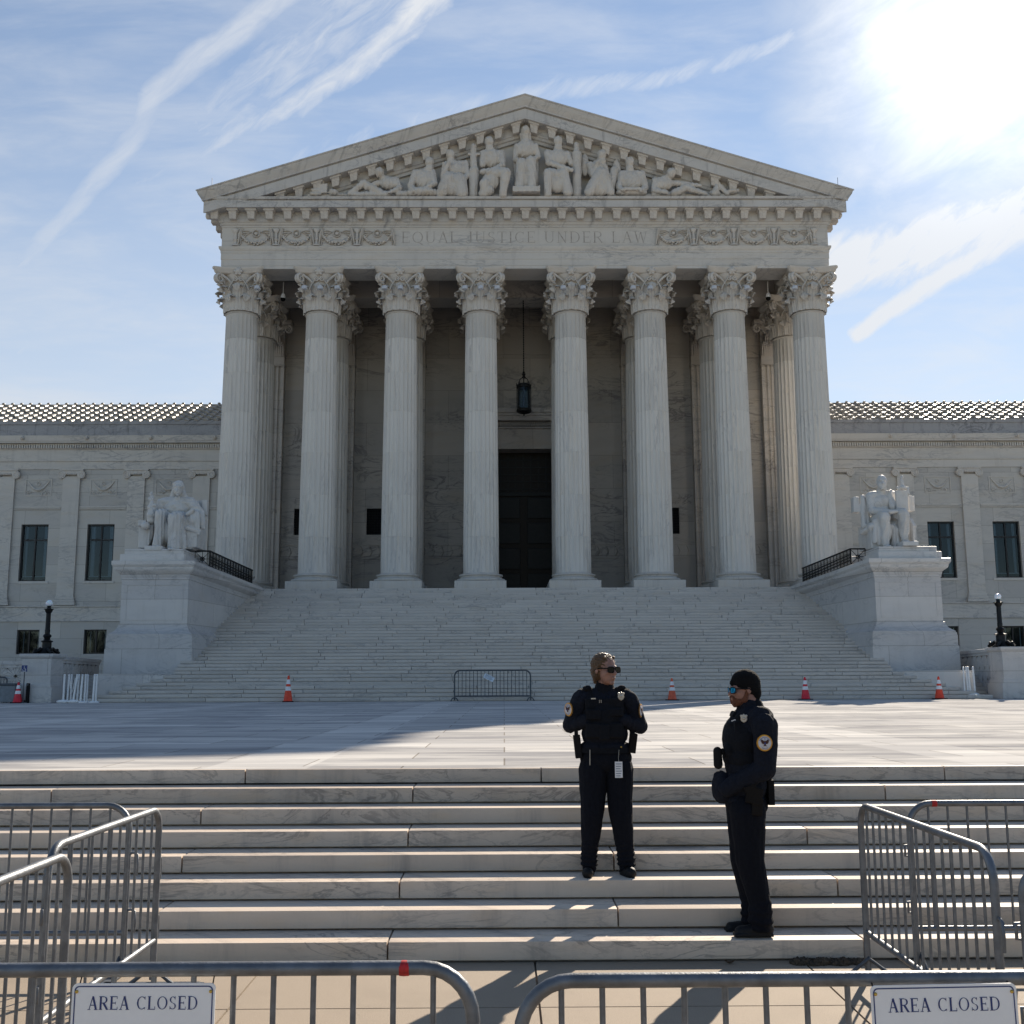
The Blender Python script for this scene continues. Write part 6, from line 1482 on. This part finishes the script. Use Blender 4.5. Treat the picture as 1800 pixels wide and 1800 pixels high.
# ---------------------------------------------------- man officer
s = .00363
mo = thing('person', 'bearded man in dark uniform, black beanie and blue mirrored glasses, seen side-on', 'person', (1.5440,7.0200,0.1110))
Hm = 60*s; Mm = head_xf(Vector((1.5330,7.0200,1.6200)), Hm, math.radians(-80), math.radians(2))
def conv(ps): return [('c', p[1], p[2], p[3]/s, p[4]/s) if p[0] == 'c' else (p[0], p[1], tuple(q/s for q in p[2]), p[3]) for p in ps]
body = conv(HP(Mm, HEAD, Hm))+[('c', (1.5640,7.0200,1.5690), (1.5850,7.0200,1.4610), 14.5, 17), ('e', (1.5660,7.0200,1.3400), (28,38,48)), ('e', (1.5410,7.0200,1.0570), (30,38,40)),
  ('c', (1.6300,6.8500,1.4100), (1.6140,6.8300,1.1490), 13, 11), ('c', (1.6140,6.8300,1.1420), (1.4100,6.9200,1.0110), 11, 8), ('c', (1.6510,7.1900,1.3970), (1.6630,7.2100,1.1200), 13, 11), ('c', (1.6630,7.2100,1.1120), (1.4280,7.0800,1.0030), 11, 8),
  ('c', (1.5180,6.9400,0.9260), (1.5190,6.9400,0.5830), 20, 15), ('c', (1.5190,6.9400,0.5830), (1.5750,6.9400,0.2190), 15, 10), ('c', (1.5380,7.1000,0.9090), (1.5200,7.1100,0.5570), 20, 15), ('c', (1.5200,7.1100,0.5570), (1.5660,7.1200,0.2020), 15, 10)]
for sg, a in ((1, Vector((1.4050,6.9850,1.0050))), (-1, Vector((1.4080,7.0500,1.0060)))):
    body.append(('e', a, (11, 7, 9)))
    for k in range(4): body.append(('c', a+Vector((-.025, .0, .022-k*.015)), a+Vector((-.062, sg*.022, .016-k*.015)), 2.8, 2.3))
    body.append(('c', a+Vector((-.005, 0, .03)), a+Vector((-.04, sg*.01, .045)), 3, 2.4))
sculpt('body', body, .0052, 2, None, 'skin2', mo, True, s)
sculpt('beanie', conv(HP(Mm, [('e', (0, .09, .24), (.375, .43, .355)), ('e', (0, .20, .10), (.37, .34, .34)), ('e', (0, .33, -.08), (.30, .21, .30)), ('e', (0, .10, .20), (.385, .44, .36)), ('c', (0, -.30, .20), (0, -.2, .28), .1, .15)], Hm)), .005, 2, lambda c, n: .0015*math.sin(c.z*520)*(1-abs(n.z)), 'knit', mo, True, s)
sculpt('beard', conv(HP(Mm, [('e', (0, -.14, -.315), (.245, .225, .17)), ('e', (0, -.27, -.42), (.12, .09, .09)), ('c', (-.10, -.375, -.20), (.10, -.375, -.20), .030, .030), ('c', (-.26, .02, -.05), (-.24, -.06, -.30), .05, .08), ('c', (.26, .02, -.05), (.24, -.06, -.30), .05, .08), ('c', (-.11, -.36, -.22), (-.10, -.33, -.38), .03, .05), ('c', (.11, -.36, -.22), (.10, -.33, -.38), .03, .05)], Hm)), .0042, 1, lambda c, n: .0022*noise.noise(c*150), 'beard', mo, True, s)
glasses(mo, Mm, 'mirror', 1.5)
sculpt('jacket', [('e', (1.5740,7.0200,1.3580), (40,46,46)), ('e', (1.5410,7.0200,1.1630), (38,44,44)), ('e', (1.5250,7.0200,1.0220), (38,43,36)), ('e', (1.5150,7.0200,0.9380), (38,42,13)), ('c', (1.6070,6.9000,1.4300), (1.6480,7.1400,1.4210), 24, 24), ('c', (1.5710,7.0200,1.4680), (1.5650,7.0200,1.5080), 22, 19),
  ('c', (1.6220,6.8500,1.4000), (1.6130,6.8200,1.1600), 22, 18), ('c', (1.6080,6.8200,1.1360), (1.3900,6.9300,1.0070), 18, 13.5), ('c', (1.6580,7.1900,1.3860), (1.6680,7.2100,1.1300), 22, 18), ('c', (1.6670,7.2100,1.1050), (1.4470,7.1000,0.9970), 17, 13)], .0055, 2, wr(.009, 12, 7), 'cloth', mo, True, s)
sculpt('collar', [('c', (1.5410,7.0200,1.4580), (1.5430,7.0200,1.4900), 19, 16), ('b', (1.4720,7.0200,1.4620), (5,14,5), (0, math.radians(25), 0)), ('c', (1.6020,7.0200,1.5190), (1.6210,7.0200,1.4540), 15, 17)], .005, 2, wr(.002, 30, 5), 'vestm', mo, True, s)
sculpt('vest', [('b', (1.5430,7.0200,1.2970), (27,36,34)), ('e', (1.5280,7.0200,1.3050), (38,47,48)), ('e', (1.5170,7.0200,1.1980), (35,46,30)), ('c', (1.4830,6.9200,1.4440), (1.6500,6.9400,1.4560), 8, 8), ('c', (1.5260,7.1200,1.4370), (1.6880,7.1000,1.4510), 8, 8), ('e', (1.4140,6.9700,1.2440), (8,17,15)), ('e', (1.4270,6.9800,1.3350), (7,17,11)), ('e', (1.4310,6.9700,1.4030), (5,11,5)), ('c', (1.6170,6.9200,1.4850), (1.7040,6.9200,1.4070), 5, 5)], .0055, 2, wr(.0025, 22, 9), 'vestm', mo, True, s)
sculpt('trousers', [('e', (1.5280,7.0200,0.9100), (37,40,28)), ('c', (1.5160,6.9400,0.8740), (1.5190,6.9400,0.5830), 31, 24), ('c', (1.5190,6.9400,0.5830), (1.5720,6.9400,0.3130), 24, 18.5), ('c', (1.5720,6.9400,0.3130), (1.5710,6.9400,0.2120), 20, 20), ('c', (1.5220,7.1000,0.8560), (1.5130,7.1100,0.5570), 29, 22), ('c', (1.5130,7.1100,0.5570), (1.5620,7.1200,0.2780), 22, 17), ('c', (1.5620,7.1200,0.2780), (1.5590,7.1200,0.2020), 18, 18)], .0055, 2, cuffs(.006, .17, .38, 120), 'trouser', mo, True, s)
sculpt('boot', [('c', (1.6080,6.9400,0.1690), (1.4400,6.9400,0.1570), 12, 8.5), ('c', (1.5820,6.9400,0.2290), (1.5980,6.9400,0.1790), 13, 13), ('b', (1.5230,6.9400,0.1380), (33,10.5,2.5))], .005, 2, None, 'boot', mo, True, s)
sculpt('boot', [('c', (1.5930,7.1200,0.1510), (1.4210,7.1200,0.1450), 11, 8), ('c', (1.5740,7.1200,0.2090), (1.5860,7.1200,0.1610), 12, 12), ('b', (1.5060,7.1200,0.1270), (33,11,2.6))], .005, 2, None, 'boot', mo, True, s)
sculpt('front_pouch', [('e', (1.3760,7.0200,1.0090), (17,30,28)), ('c', (1.3680,7.0200,1.0720), (1.3570,7.0200,0.9700), 12, 11)], .0055, 2, wr(.004, 18, 4), 'cloth', mo, True, s)
sculpt('radio_pouch', [('c', (1.3440,6.9600,1.2380), (1.3460,6.9600,1.1540), 7.5, 8), ('c', (1.3760,6.9600,1.2490), (1.3890,6.9600,1.2030), 2, 2)], .004, 1, None, 'rubber', mo, True, s)
sculpt('holster', [('b', (1.5370,6.8300,0.9780), (13,6,14), (0, math.radians(12), 0)), ('b', (1.5530,6.8350,0.9100), (9,6,14), (0, math.radians(6), 0)), ('b', (1.5140,6.8300,1.0190), (10,5,6), (0, math.radians(-20), 0))], .004, 2, None, 'holster', mo, True, s)
sculpt('rear_pouch', [('b', (1.6660,6.9700,0.9840), (5.5,14,21)), ('b', (1.6660,6.9700,1.0680), (3,8,8))], .004, 1, None, 'rubber', mo, True, s)
shield((1.4880,6.8200,1.4450), 13*s, 15.5*s, 'silver', mo, -.35)
bm = bmesh.new(); c_ = Vector((1.4270,6.8600,1.4280)); 
for q in range(3): box(bm, c_.x+q*.009-.008, c_.x+q*.009-.002, c_.y-.004, c_.y, c_.z-.003+q*.003, c_.z+.003+q*.003)
fin('name_tag', bm, 'white', mo, True)
patch((1.5910,6.7360,1.2990), 13.2*s, math.radians(4), mo)
for o in list(bpy.data.objects):
    if o.type == 'EMPTY' and not o.children and 'label' in o.keys(): print('EMPTY WITHOUT PARTS', o.name)
